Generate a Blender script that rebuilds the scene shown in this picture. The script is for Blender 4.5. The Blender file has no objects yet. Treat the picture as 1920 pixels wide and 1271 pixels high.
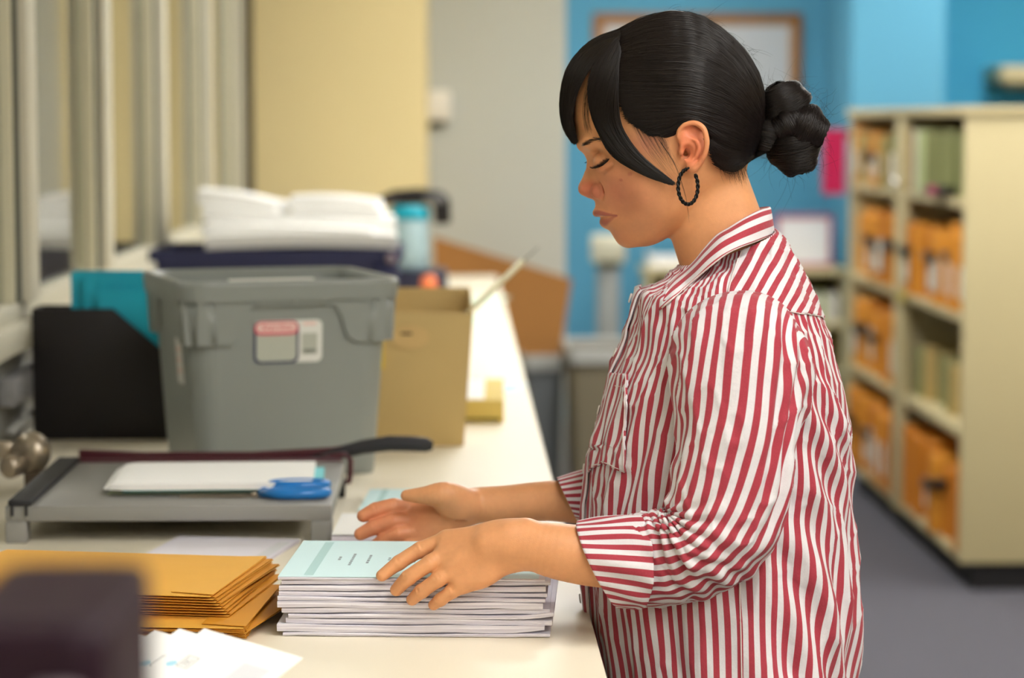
import bpy, bmesh, math, random
import numpy as np
from mathutils import Vector, Matrix

random.seed(7)
S = bpy.context.scene
COL = S.collection
PI = math.pi
R = math.radians

# ------------------------------------------------------------------ camera
F_PX = 4533.0                      # 85 mm on 36 mm, for a 1920 px wide frame
CAM = np.array([0.0, 0.0, 1.5026])
YAW, PITCH = R(1.352), R(5.18)
cam_data = bpy.data.cameras.new('camera')
cam_data.lens = 85.0
cam_data.sensor_width = 36.0
cam_data.clip_start = 0.05
cam_data.dof.use_dof = True
cam_data.dof.focus_distance = 2.52
cam_data.dof.aperture_fstop = 3.9
cam = bpy.data.objects.new('camera', cam_data)
COL.objects.link(cam)
cam.location = CAM
cam.rotation_euler = (PI / 2 - PITCH, 0, -YAW)
S.camera = cam

# ------------------------------------------------------------------ world, exposure
world = bpy.data.worlds.new('world')
S.world = world
world.use_nodes = True
world.node_tree.nodes['Background'].inputs[0].default_value = (0.9, 0.95, 1.0, 1)
world.node_tree.nodes['Background'].inputs[1].default_value = 0.3
S.view_settings.view_transform = 'Standard'
S.view_settings.look = 'None'
S.view_settings.gamma = 1.0
S.view_settings.use_curve_mapping = False
S.view_settings.exposure = 1.15
LAMP = 7.0                         # brightness of the ceiling troffers
LAMP_COLOR = (1.0, 0.975, 0.925)

_Rz = Matrix.Rotation(-YAW, 3, 'Z') @ Matrix.Rotation(PI / 2 - PITCH, 3, 'X')
_Rz = np.array(_Rz)


def ray(px, py):
    d = np.array([(px - 960.0) / F_PX, (635.5 - py) / F_PX, -1.0])
    return _Rz @ d


def P(px, py, Y=None, z=None, X=None):
    """point of the room seen at a pixel of the photo, on the plane Y, z or X"""
    d = ray(px, py)
    if Y is not None:
        t = (Y - CAM[1]) / d[1]
    elif z is not None:
        t = (z - CAM[2]) / d[2]
    else:
        t = (X - CAM[0]) / d[0]
    return CAM + t * d


CZ = 0.965                         # counter top
WX = -0.74                         # window wall plane
CEIL = 2.75


# ------------------------------------------------------------------ materials
def lin(c):
    if isinstance(c, str):
        c = c.lstrip('#')
        c = tuple(int(c[i:i + 2], 16) / 255 for i in (0, 2, 4))
    return tuple(x / 12.92 if x <= 0.04045 else ((x + 0.055) / 1.055) ** 2.4 for x in c) + (1.0,)


_mats = {}


def M(name, color='#808080', rough=0.5, metal=0.0, spec=0.5, noise=None, bump=None, trans=0.0, emit=None,
      coat=0.0, sheen=0.0, sss=0.0, ior=1.45):
    if name in _mats:
        return _mats[name]
    m = bpy.data.materials.new(name)
    m.use_nodes = True
    nt = m.node_tree
    b = nt.nodes['Principled BSDF']
    b.inputs['Base Color'].default_value = lin(color)
    b.inputs['Roughness'].default_value = rough
    b.inputs['Metallic'].default_value = metal
    b.inputs['Specular IOR Level'].default_value = spec
    b.inputs['IOR'].default_value = ior
    b.inputs['Transmission Weight'].default_value = trans
    b.inputs['Coat Weight'].default_value = coat
    b.inputs['Sheen Weight'].default_value = sheen
    if sss:
        b.inputs['Subsurface Weight'].default_value = sss
        b.inputs['Subsurface Radius'].default_value = (1.0, 0.35, 0.2)
        b.inputs['Subsurface Scale'].default_value = 0.006
    if emit:
        b.inputs['Emission Color'].default_value = tuple(emit[0]) + (1,)
        b.inputs['Emission Strength'].default_value = emit[1]
    if noise or bump:
        tc = nt.nodes.new('ShaderNodeTexCoord')
    if noise:
        n = nt.nodes.new('ShaderNodeTexNoise')
        n.inputs['Scale'].default_value = noise[0]
        n.inputs['Detail'].default_value = 5
        nt.links.new(tc.outputs['Object'], n.inputs['Vector'])
        mr = nt.nodes.new('ShaderNodeMapRange')
        mr.inputs['From Min'].default_value = 0.25
        mr.inputs['From Max'].default_value = 0.75
        mr.inputs['To Min'].default_value = 1 - noise[1]
        mr.inputs['To Max'].default_value = 1 + noise[1]
        nt.links.new(n.outputs['Fac'], mr.inputs['Value'])
        mx = nt.nodes.new('ShaderNodeVectorMath')
        mx.operation = 'SCALE'
        mx.inputs[0].default_value = lin(color)[:3]
        nt.links.new(mr.outputs['Result'], mx.inputs['Scale'])
        nt.links.new(mx.outputs['Vector'], b.inputs['Base Color'])
    if bump:
        n2 = nt.nodes.new('ShaderNodeTexNoise')
        n2.inputs['Scale'].default_value = bump[0]
        n2.inputs['Detail'].default_value = 4
        nt.links.new(tc.outputs['Object'], n2.inputs['Vector'])
        bp = nt.nodes.new('ShaderNodeBump')
        bp.inputs['Strength'].default_value = bump[1]
        bp.inputs['Distance'].default_value = 0.002
        nt.links.new(n2.outputs['Fac'], bp.inputs['Height'])
        nt.links.new(bp.outputs['Normal'], b.inputs['Normal'])
    _mats[name] = m
    return m


def paper_mat(name, color, edge):
    """paper whose cut edges show fine sheet lines along z"""
    if name in _mats:
        return _mats[name]
    m = M(name, color, rough=0.75, spec=0.25)
    nt = m.node_tree
    b = nt.nodes['Principled BSDF']
    tc = nt.nodes.new('ShaderNodeTexCoord')
    mp = nt.nodes.new('ShaderNodeMapping')
    mp.inputs['Scale'].default_value = (6, 6, 1500)
    nt.links.new(tc.outputs['Object'], mp.inputs['Vector'])
    n = nt.nodes.new('ShaderNodeTexNoise')
    n.inputs['Scale'].default_value = 1.0
    n.inputs['Detail'].default_value = 3
    nt.links.new(mp.outputs['Vector'], n.inputs['Vector'])
    g = nt.nodes.new('ShaderNodeNewGeometry')
    sx = nt.nodes.new('ShaderNodeSeparateXYZ')
    nt.links.new(g.outputs['Normal'], sx.inputs[0])
    ab = nt.nodes.new('ShaderNodeMath'); ab.operation = 'ABSOLUTE'
    nt.links.new(sx.outputs['Z'], ab.inputs[0])
    lt = nt.nodes.new('ShaderNodeMath'); lt.operation = 'LESS_THAN'; lt.inputs[1].default_value = 0.6
    nt.links.new(ab.outputs[0], lt.inputs[0])
    mr = nt.nodes.new('ShaderNodeMapRange')
    mr.inputs['From Min'].default_value = 0.42
    mr.inputs['From Max'].default_value = 0.62
    nt.links.new(n.outputs['Fac'], mr.inputs['Value'])
    mul = nt.nodes.new('ShaderNodeMath'); mul.operation = 'MULTIPLY'
    nt.links.new(mr.outputs['Result'], mul.inputs[0]); nt.links.new(lt.outputs[0], mul.inputs[1])
    mix = nt.nodes.new('ShaderNodeMix'); mix.data_type = 'RGBA'
    mix.inputs[6].default_value = lin(color); mix.inputs[7].default_value = lin(edge)
    nt.links.new(mul.outputs[0], mix.inputs[0])
    nt.links.new(mix.outputs[2], b.inputs['Base Color'])
    return m


# ------------------------------------------------------------------ object helpers
def tag(o, label=None, cat=None, group=None, kind=None):
    if label: o['label'] = label
    if cat: o['category'] = cat
    if group: o['group'] = group
    if kind: o['kind'] = kind
    return o


def empty(name, loc=(0, 0, 0), rz=0.0):
    o = bpy.data.objects.new(name, None)
    COL.objects.link(o)
    o.empty_display_size = 0.05
    o.location = loc
    o.rotation_euler = (0, 0, rz)
    return o


def thing(name, label, cat, loc=(0, 0, 0), rz=0.0, group=None):
    return tag(empty(name, loc, rz), label, cat, group)


def link(name, me, mat, parent=None, smooth=False):
    o = bpy.data.objects.new(name, me)
    COL.objects.link(o)
    if mat is not None:
        me.materials.append(mat)
    if smooth:
        me.polygons.foreach_set('use_smooth', [True] * len(me.polygons))
    if parent is not None:
        o.parent = parent
    return o


class MB:
    """collects shapes of one part"""

    def __init__(self):
        self.v = []
        self.f = []

    def add(self, verts, faces):
        n = len(self.v)
        self.v += [tuple(map(float, p)) for p in verts]
        self.f += [tuple(i + n for i in f) for f in faces]
        return self

    def box(self, x0, x1, y0, y1, z0, z1):
        vs = [(x0, y0, z0), (x1, y0, z0), (x1, y1, z0), (x0, y1, z0), (x0, y0, z1), (x1, y0, z1), (x1, y1, z1), (x0, y1, z1)]
        return self.add(vs, [(0, 3, 2, 1), (4, 5, 6, 7), (0, 1, 5, 4), (1, 2, 6, 5), (2, 3, 7, 6), (3, 0, 4, 7)])

    def prism(self, poly, a, b, axis='z'):
        """polygon extruded from a to b along the axis; poly coords are the two other axes"""
        n = len(poly)
        def mk(p, t):
            return {'z': (p[0], p[1], t), 'y': (p[0], t, p[1]), 'x': (t, p[0], p[1])}[axis]
        vs = [mk(p, a) for p in poly] + [mk(p, b) for p in poly]
        fs = [tuple(range(n))[::-1], tuple(range(n, 2 * n))] + [(i, (i + 1) % n, n + (i + 1) % n, n + i) for i in range(n)]
        return self.add(vs, fs)

    def loft(self, rings, cap=True, closed=True):
        n = len(rings[0])
        vs = [p for r in rings for p in r]
        fs = []
        for i in range(len(rings) - 1):
            for j in range(n if closed else n - 1):
                k = (j + 1) % n
                fs.append((i * n + j, i * n + k, (i + 1) * n + k, (i + 1) * n + j))
        if cap and closed:
            fs.append(tuple(range(n))[::-1])
            fs.append(tuple(range((len(rings) - 1) * n, len(rings) * n)))
        return self.add(vs, fs)

    def tube(self, pts, rad, n=8, cap=True):
        pts = [np.array(p, float) for p in pts]
        m = len(pts)
        if not hasattr(rad, '__len__'):
            rad = [rad] * m
        rings = []
        up = None
        for i in range(m):
            t = pts[min(i + 1, m - 1)] - pts[max(i - 1, 0)]
            t /= np.linalg.norm(t) + 1e-12
            if up is None:
                up = np.array([0, 0, 1.0]) if abs(t[2]) < 0.9 else np.array([1.0, 0, 0])
            a = up - t * np.dot(up, t)
            a /= np.linalg.norm(a) + 1e-12
            up = a
            b = np.cross(t, a)
            rings.append([pts[i] + rad[i] * (math.cos(2 * PI * k / n) * a + math.sin(2 * PI * k / n) * b) for k in range(n)])
        return self.loft(rings, cap)

    def lathe(self, prof, n=24, origin=(0, 0, 0), axis=(0, 0, 1)):
        """prof: (radius, height along axis)"""
        ax = Vector(axis).normalized()
        q = Vector((0, 0, 1)).rotation_difference(ax)
        rings = []
        for r, h in prof:
            rings.append([tuple(q @ Vector((r * math.cos(2 * PI * k / n), r * math.sin(2 * PI * k / n), h)) + Vector(origin)) for k in range(n)])
        return self.loft(rings)

    def build(self, name, mat, parent=None, smooth=False, bevel=0.0, seg=2, recalc=True, angle=35):
        me = bpy.data.meshes.new(name)
        me.from_pydata(self.v, [], self.f)
        if recalc or bevel:
            bm = bmesh.new()
            bm.from_mesh(me)
            bmesh.ops.remove_doubles(bm, verts=bm.verts, dist=1e-6)
            bmesh.ops.recalc_face_normals(bm, faces=bm.faces)
            if bevel:
                ed = [e for e in bm.edges if len(e.link_faces) == 2 and e.calc_face_angle(0) > R(angle)]
                bmesh.ops.bevel(bm, geom=ed, offset=bevel, segments=seg, affect='EDGES', profile=0.5, clamp_overlap=True)
            bm.to_mesh(me)
            bm.free()
        o = link(name, me, mat, parent, smooth)
        if bevel and not smooth:
            me.polygons.foreach_set('use_smooth', [True] * len(me.polygons))
            try:
                me.set_sharp_from_angle(angle=R(38))
            except Exception:
                pass
        return o


def copy_tree(o, parent=None):
    c = o.copy()
    COL.objects.link(c)
    c.parent = parent
    for ch in o.children:
        copy_tree(ch, c)
    return c


def rrect(w, d, r, n=5, cx=0.0, cy=0.0, rot=0.0):
    """rounded rectangle outline, counter-clockwise"""
    pts = []
    for (sx, sy, a0) in ((1, -1, -90), (1, 1, 0), (-1, 1, 90), (-1, -1, 180)):
        for k in range(n + 1):
            a = R(a0 + 90 * k / n)
            pts.append((sx * (w / 2 - r) + r * math.cos(a), sy * (d / 2 - r) + r * math.sin(a)))
    c, s = math.cos(rot), math.sin(rot)
    return [(cx + x * c - y * s, cy + x * s + y * c) for x, y in pts]


def structure(name, mb, mat, bevel=0.0, parent=None):
    o = mb.build(name, mat, parent, bevel=bevel)
    if parent is None:
        o['kind'] = 'structure'
    return o

# ================================================================== THE ROOM
m_cream = M('cream wall paint', '#e4d29e', 0.85, noise=(1.2, 0.03), bump=(180, 0.06))
m_grey = M('pale grey wall paint', '#c8cbc4', 0.85, noise=(1.0, 0.03), bump=(180, 0.06))
m_blue = M('blue wall paint', '#5a9fbf', 0.8, noise=(0.8, 0.04), bump=(160, 0.06))
m_blue2 = M('deep blue wall paint', '#47aedb', 0.8, noise=(0.8, 0.04), bump=(160, 0.06))
m_frame = M('beige window frame metal', '#cbc7b5', 0.45, noise=(3, 0.03))
m_frame_dark = M('grey mullion shade', '#5c5f58', 0.6)
m_ceiling = M('white ceiling tile', '#e9e6dc', 0.9, bump=(300, 0.2))
m_carpet = M('dark blue grey carpet', '#55545d', 0.95, noise=(60, 0.25), bump=(500, 0.8))
m_counter = M('cream laminate', '#ece4cf', 0.42, spec=0.4, noise=(2.2, 0.02))
m_black_strip = M('black door edge paint', '#1c1a1a', 0.6)
m_lowwall = M('grey wall under window', '#8d8c86', 0.8, noise=(2, 0.04))
m_glass = M('window glass', '#f2f7f2', 0.03, trans=1.0, spec=0.5, ior=1.5)
m_olive = M('beige room beyond the glass', '#b3a887', 0.9, noise=(0.8, 0.04))

Y_CREAM, Y_GREY, Y_BLUE = 8.65, 9.3, 12.0
X_G0 = float(P(800, 300, Y=Y_CREAM)[0])
X_G1 = float(P(1061, 300, Y=Y_GREY)[0])
X_B1 = float(P(1597, 150, Y=11.2)[0])
X_B2 = float(P(1772, 100, Y=11.2)[0])
XR, Y0, Y1 = 4.6, -3.2, 12.6

structure('floor', MB().box(WX - 0.06, XR, Y0, Y1, -0.05, 0), m_carpet)
structure('ceiling', MB().box(WX - 0.06, XR, Y0, Y1, CEIL, CEIL + 0.05), m_ceiling)
structure('wall_cream', MB().box(WX - 0.06, X_G0, Y_CREAM, Y_CREAM + 0.75, 0, CEIL), m_cream)
structure('wall_grey', MB().box(X_G0, X_G1, Y_GREY, Y_GREY + 0.15, 0, CEIL), m_grey)
structure('wall_return', MB().box(X_G1 - 0.1, X_G1, Y_GREY + 0.15, Y_BLUE, 0, CEIL), m_grey)
structure('wall_back', MB().box(X_G1, X_B1 + 0.1, Y_BLUE, Y_BLUE + 0.1, 0, CEIL), m_blue)
structure('wall_pier', MB().box(X_B1, X_B2, 11.2, Y_BLUE, 0, CEIL), m_blue)
structure('wall_alcove', MB().box(X_B2, XR, 11.9, Y_BLUE, 0, CEIL), m_blue2)
structure('wall_right', MB().box(XR, XR + 0.1, Y0, Y1, 0, CEIL), m_cream)
structure('wall_rear', MB().box(WX - 0.06, XR, Y0 - 0.1, Y0, 0, CEIL), m_cream)

# window wall: low wall, sill, head, mullions, panes
SILL = 1.168
structure('wall_window', MB().box(WX - 0.06, WX, Y0, Y_CREAM, 0, SILL - 0.045), m_lowwall)
structure('wall_window_head', MB().box(WX - 0.06, WX, Y0, Y_CREAM, 2.32, CEIL), m_cream)
w_root = tag(empty('window_1'), 'row of tall interior windows with beige metal frames above the counter', None, kind='structure')
MB().box(WX - 0.06, WX + 0.03, Y0, 8.25, SILL - 0.045, SILL).build('window_sill', m_frame, w_root, bevel=0.004)
MB().box(WX - 0.055, WX + 0.012, Y0, 8.25, SILL, SILL + 0.03).build('bottom_rail', m_frame, w_root, bevel=0.003)
MB().box(WX - 0.055, WX + 0.012, Y0, 8.25, 2.27, 2.32).build('top_rail', m_frame, w_root, bevel=0.003)
mull = [-2.2, -1.1, 0.0, 1.03, 2.06, 3.08, 4.09, 5.0, 5.98, 7.08, 8.14]
for i, y in enumerate(mull):
    MB().box(WX - 0.03, WX + 0.030, y - 0.030, y + 0.06, SILL + 0.03, 2.27).build('mullion', m_frame, w_root, bevel=0.004)
    MB().box(WX - 0.025, WX + 0.008, y - 0.070, y - 0.045, SILL + 0.03, 2.27).build('sash_stile', M('pale sash metal', '#cfcab0', 0.4), w_root, bevel=0.002)
    MB().box(WX - 0.022, WX + 0.015, y - 0.045, y - 0.031, SILL + 0.03, 2.27).build('shade_strip', m_frame_dark, w_root)  # dark grey strip stands in for the mullion's shaded near side
    if i + 1 < len(mull):
        y2 = mull[i + 1]
        MB().box(WX - 0.014, WX - 0.009, y + 0.06, y2 - 0.070, SILL + 0.03, 2.27).build('pane', m_glass, w_root)
structure('trim_dark', MB().box(WX - 0.06, WX + 0.026, 8.27, Y_CREAM, 0, 2.32), m_black_strip)

# the room beyond the glass
m_far = M('far room carpet', '#6b675c', 0.9)
structure('wall_beyond', MB().box(-3.3, -3.2, Y0, 11, 0, CEIL), m_olive)
structure('wall_beyond_end', MB().box(-3.2, WX - 0.06, 10.9, 11, 0, CEIL), m_olive)
structure('wall_beyond_rear', MB().box(-3.2, WX - 0.06, Y0 - 0.1, Y0, 0, CEIL), m_olive)
structure('floor_beyond', MB().box(-3.2, WX - 0.06, Y0, 11, -0.05, 0), m_far)
structure('ceiling_beyond', MB().box(-3.2, WX - 0.06, Y0, 11, CEIL, CEIL + 0.05), m_ceiling)

# counter
X_EDGE = float(P(1140, 1271, z=CZ)[0])
ct = thing('counter', 'long cream laminate counter running along the window wall', 'counter', (0, 0, 0))
MB().box(WX, X_EDGE, -2.0, 8.38, CZ - 0.04, CZ).build('counter_top', m_counter, ct, bevel=0.004)
m_cab = M('grey cabinet laminate', '#7d7c78', 0.6, noise=(2, 0.04))
for i in range(9):
    ya = -2.0 + i * 1.15
    yb = min(ya + 1.145, 8.36)
    MB().box(WX, X_EDGE - 0.06, ya, yb, 0.09, CZ - 0.04).build('cabinet', m_cab, ct, bevel=0.003)
MB().box(WX, X_EDGE - 0.12, -2.0, 8.34, 0, 0.09).build('toe_kick', M('black toe kick', '#222222', 0.7), ct)

# unseen ceiling troffers; rows behind the camera and at the back added to brighten walls
m_lamp = M('lamp diffuser', '#ffffff', 0.6, emit=(LAMP_COLOR, LAMP))
m_lamp_b = M('bright lamp diffuser', '#ffffff', 0.6, emit=(LAMP_COLOR, LAMP * 1.15))
m_lampframe = M('white lamp frame', '#e8e8e4', 0.5)
spots = [(x, y) for x in (0.7, 2.6) for y in (-1.8, -0.1, 1.5, 5.6, 7.2, 10.2)]
words = ['rear wall', 'camera', 'striped shirt', 'bin', 'crates', 'blue wall']
for k, (x, y) in enumerate(spots):
    back = k % 6 >= 3
    t = thing('ceiling_light', 'unseen fluorescent ceiling panel number %s in the %s row' % (['one', 'two', 'three', 'four', 'five', 'six'][k % 6], 'counter' if x < 1 else 'shelf'), 'light', (x, y, CEIL), 0, 'ceiling light panels')
    MB().box(-0.31, 0.31, -0.62, 0.62, -0.03, 0).build('frame', m_lampframe, t)
    MB().box(-0.28, 0.28, -0.59, 0.59, -0.034, -0.031).build('diffuser', m_lamp_b if back else m_lamp, t)
m_lamp2 = M('dim lamp diffuser', '#ffffff', 0.6, emit=(LAMP_COLOR, LAMP * 0.62))
for k, y in enumerate((0.5, 4.0, 7.5)):
    t = thing('ceiling_light', 'ceiling panel %s beyond the glass' % ['nearest the rear', 'in the middle', 'at the far end'][k], 'light', (-2.0, y, CEIL), 0, 'lights in the room beyond')
    MB().box(-0.31, 0.31, -0.62, 0.62, -0.03, 0).build('frame', m_lampframe, t)
    MB().box(-0.28, 0.28, -0.59, 0.59, -0.034, -0.031).build('diffuser', m_lamp2, t)

# ================================================================== SHELVING (beige, behind on the right)
m_shelf = M('beige shelf steel', '#c6b98f', 0.5, noise=(1.5, 0.03))
m_shelf_in = M('olive beige shelf lining', '#a59a72', 0.6, noise=(1.5, 0.03))
SX = float(P(1806, 600, Y=7.6)[0])           # front plane of the shelving
SY0, SY1, SD = 7.6, 9.85, 0.42
levels = [0.12, 0.515, 0.885, 1.25]
STOP = 1.545
sh = thing('shelving_unit', 'beige steel open shelving unit full of folders and orange envelopes', 'shelf', (SX, SY0, 0))
L = SY1 - SY0
MB().box(0, SD, 0, 0.03, 0.09, STOP - 0.03).build('end_panel', m_shelf, sh, bevel=0.003)
MB().box(0, SD, L - 0.03, L, 0.09, STOP - 0.03).build('end_panel', m_shelf, sh, bevel=0.003)
MB().box(0, SD, L / 2 - 0.02, L / 2 + 0.02, 0.09, STOP - 0.03).build('divider', m_shelf, sh, bevel=0.003)
MB().box(-0.004, 0.025, L / 2 - 0.075, L / 2 + 0.075, 0.09, STOP - 0.03).build('front_post', m_shelf, sh, bevel=0.003)
MB().box(SD - 0.015, SD, 0.03, L - 0.03, 0.09, STOP - 0.03).build('back_panel', m_shelf_in, sh)
MB().box(-0.012, SD, -0.01, L + 0.01, STOP - 0.03, STOP).build('top', m_shelf, sh, bevel=0.004)
MB().box(0.05, SD, 0.02, L, 0, 0.09).build('base', M('black shelf plinth', '#17161a', 0.7), sh)
for b in range(2):
    ya, yb = (0.03, L / 2 - 0.02) if b == 0 else (L / 2 + 0.02, L - 0.03)
    for z in levels:
        MB().box(0.004, SD - 0.015, ya, yb, z - 0.028, z).build('shelf_board', m_shelf, sh, bevel=0.002)
MB().lathe([(0, 0), (0.012, 0), (0.012, 0.006), (0.02, 0.012), (0.022, 0.022), (0.015, 0.032), (0, 0.034)], 16, (-0.005, L / 2 - 0.03, 1.275), (-1, -0.25, 0)).build('knob', M('polished chrome', '#f4f4f4', 0.08, metal=1.0), sh, smooth=True)

m_orange = M('orange kraft envelope', '#d9912b', 0.6, noise=(8, 0.08))
m_orange2 = M('deep orange kraft envelope', '#c67a1d', 0.6, noise=(8, 0.08))
m_grn = M('olive green hanging folder', '#7f8355', 0.7, noise=(6, 0.08))
m_tan = M('tan folder', '#b79e63', 0.7, noise=(6, 0.06))
m_whitecard = M('white card', '#e9e8e2', 0.6)
m_greycard = M('lilac grey folder', '#8f8390', 0.65)
m_palefold = M('pale green folder', '#b9c492', 0.7)
m_clip = M('black binder clip', '#1d1c1f', 0.35)
m_tagw = M('white tag paper', '#ddd8cc', 0.7)


def upright(name, label, cat, group, x0, y, z, dep, h, th, mat, lean=0.0, clip=None, tagp=False):
    """an envelope or folder filed upright: its spine edge faces the aisle"""
    t = thing(name, label, cat, (x0, y, z), lean, group)
    rings = []
    for (zz, k) in ((0, 0.8), (0.02, 1.0), (h * 0.6, 1.0), (h - 0.012, 0.85), (h, 0.45)):
        hw = th * k / 2
        rings.append([(0.004, -hw * 0.6, zz), (0.0, 0, zz), (0.004, hw * 0.6, zz), (0.02, hw, zz), (dep, hw * 0.8, zz), (dep, -hw * 0.8, zz), (0.02, -hw, zz)])
    MB().loft(rings).build('sleeve', mat, t, smooth=False)
    if clip is not None:
        MB().prism([(-0.02, -th * 0.5 - 0.004), (0.012, -th * 0.42), (0.012, th * 0.42), (-0.02, th * 0.5 + 0.004)], clip, clip + 0.03).build('clip', m_clip, t, bevel=0.002)
    if tagp:
        MB().box(-0.0035, -0.001, -th * 0.36, th * 0.36, h * 0.18, h * 0.62).build('tag', m_tagw, t)
    return t


ords = ['first', 'second', 'third', 'fourth', 'fifth', 'sixth', 'seventh', 'eighth', 'ninth', 'tenth', 'eleventh', 'twelfth', 'thirteenth', 'fourteenth']
rows = ['bottom', 'third from top', 'second from top', 'top']
rnd = random.Random(3)
for bay in range(2):
    ya, yb = (0.04, L / 2 - 0.08) if bay == 0 else (L / 2 + 0.08, L - 0.04)
    bn = 'near bay' if bay == 0 else 'far bay'
    for li, z in enumerate(levels):
        hmax = (levels[li + 1] if li < 3 else STOP - 0.03) - z - 0.03
        if li == 3:
            spec = [('green', 13)] if bay == 0 else [('mix', 10)]
        elif bay == 0 and li == 1:
            spec = [('olive', 9)]
        else:
            spec = [('orange', 9)]
        kind, n = spec[0]
        step = (yb - ya) / n
        for k in range(n):
            y = SY0 + ya + (k + 0.5) * step
            x = SX + rnd.uniform(-0.012, 0.03)
            col = rnd.choice([m_orange, m_orange, m_orange2])
            name, cat = 'manila_envelope', 'envelope'
            nm = 'orange kraft envelope'
            h = hmax * rnd.uniform(0.70, 0.84)
            th = step * rnd.uniform(0.72, 0.95)
            clip = z and (h * 0.55 if rnd.random() < 0.3 else None)
            tg = rnd.random() < 0.45
            if kind == 'green':
                name, cat, nm, col, clip, tg = 'hanging_folder', 'folder', 'olive green hanging folder', m_grn, None, False
                h = hmax * 0.93
                if k == 10: nm, col = 'white hanging folder', m_whitecard
                if k == 9: nm, col = 'pale green hanging folder', m_palefold
                if k == 11: nm, col = 'lilac grey hanging folder', m_greycard
                if k == 12: nm, col = 'tan hanging folder', m_tan
            elif kind == 'mix':
                if k in (0, 1, 2): name, cat, nm, col = 'hanging_folder', 'folder', 'olive green hanging folder', m_grn
                elif k in (3, 7, 8): name, cat, nm, col = 'hanging_folder', 'folder', 'tan hanging folder', m_tan
                h = hmax * rnd.uniform(0.8, 0.95)
            elif kind == 'olive':
                name, cat, nm, col, clip, tg = 'file_folder', 'folder', 'short olive tan folder', m_tan if k % 2 else m_grn, None, False
                h = hmax * rnd.uniform(0.5, 0.58)
                x += 0.05
            if bay == 0 and li == 0 and k in (2, 5): h *= 0.8
            upright(name, '%s, %s along the %s shelf in the %s' % (nm, ords[k], rows[li], bn), cat, '%s shelf of the %s' % (rows[li], bn), x, y, z, 0.3, h, th, col, rnd.uniform(-0.03, 0.03), clip, tg)

# small stapler-like item and yellow tags on the shelf front
t = thing('label_maker', 'small black and magenta gadget on the upper shelf edge', 'gadget', (SX + 0.0, SY0 + 0.4, levels[3]), 0.1)
MB().box(-0.03, 0.02, -0.13, 0.1, 0.0, 0.035).build('body', m_clip, t, bevel=0.008)
MB().box(-0.036, 0.015, -0.06, 0.045, 0.006, 0.032).build('grip', M('magenta plastic', '#a81e5c', 0.4), t, bevel=0.005)
t = tag(MB().box(-0.014, -0.002, -0.05, 0.05, 0, 0.03).build('shelf_tag', M('yellow tag plastic', '#b6a51f', 0.5), bevel=0.003), 'yellow tag clipped to the middle shelf edge by the post', 'tag')
t.location = (SX, SY0 + L / 2 - 0.1, levels[2] - 0.03)

# pink sheet hanging off the far end of the shelving
t = thing('pink_sign', 'bright pink paper sheet hung at the far end of the shelving', 'paper', (SX, SY1 + 0.035, 1.1), 0.0)
MB().box(-0.105, -0.012, 0, 0.004, 0.1, 0.365).build('sheet', M('hot pink paper', '#e2246f', 0.6), t)
MB().box(-0.014, 0.02, 0.001, 0.006, 0.33, 0.36).build('hanger', m_clip, t)

# low bookcase in front of the blue wall
BY = 11.25
bx0, bx1 = float(P(1212, 500, Y=BY)[0]), float(P(1594, 500, Y=BY)[0])
bz = float(P(1500, 503, Y=BY)[2])
lo = thing('low_bookcase', 'low beige bookcase with dark open shelves against the blue wall', 'bookcase', (bx0, BY, 0))
w = bx1 - bx0
MB().box(-0.015, w + 0.015, -0.01, 0.32, bz - 0.03, bz).build('top', m_shelf, lo, bevel=0.004)
for a in (0, w / 2 - 0.0125, w - 0.025):
    MB().box(a, a + 0.025, 0, 0.31, 0.0, bz - 0.03).build('side_panel', m_shelf, lo, bevel=0.002)
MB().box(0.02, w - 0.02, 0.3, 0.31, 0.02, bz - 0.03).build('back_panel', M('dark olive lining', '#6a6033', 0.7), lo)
for k in range(3):
    z = 0.08 + k * 0.225
    MB().box(0.025, w - 0.025, 0.005, 0.3, z, z + 0.025).build('shelf_board', m_shelf, lo, bevel=0.002)
for k in range(5):
    cx, z = bx0 + w - 0.06 - k * 0.03, 0.08 + 0.45 + 0.025
    b = tag(MB().box(-0.011, 0.011, 0, 0.2, 0, 0.14 - 0.01 * (k % 2)).build('binder', [m_whitecard, m_tagw, m_palefold][k % 3], bevel=0.002), '%s pale binder from the end of the low bookcase' % ords[k], 'binder', 'binders in the low bookcase')
    b.location = (cx, BY + 0.04, z)
# framed notice with a pink border
a, b_ = P(1452, 500, Y=BY + 0.1), P(1562, 402, Y=BY + 0.1)
fr = thing('framed_notice', 'white notice in a dark pink frame standing on the low bookcase', 'frame', (a[0], BY + 0.1, bz))
fw, fh = b_[0] - a[0], b_[2] - bz
m_pinkf = M('dark pink frame', '#a03a66', 0.5)
MB().box(0, fw, 0.004, 0.012, 0, fh).build('backing', m_pinkf, fr)
for (x0, x1, z0, z1) in ((0, fw, 0, 0.018), (0, fw, fh - 0.018, fh), (0, 0.018, 0.018, fh - 0.018), (fw - 0.018, fw, 0.018, fh - 0.018)):
    MB().box(x0, x1, -0.006, 0.006, z0, z1).build('frame_bar', m_pinkf, fr, bevel=0.002)
MB().box(0.016, fw - 0.016, 0.001, 0.004, 0.016, fh - 0.016).build('notice', M('white notice paper', '#d9d9dc', 0.7), fr)
MB().box(fw * 0.4, fw * 0.6, 0.012, 0.11, 0, 0.008).build('foot', m_pinkf, fr)
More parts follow.
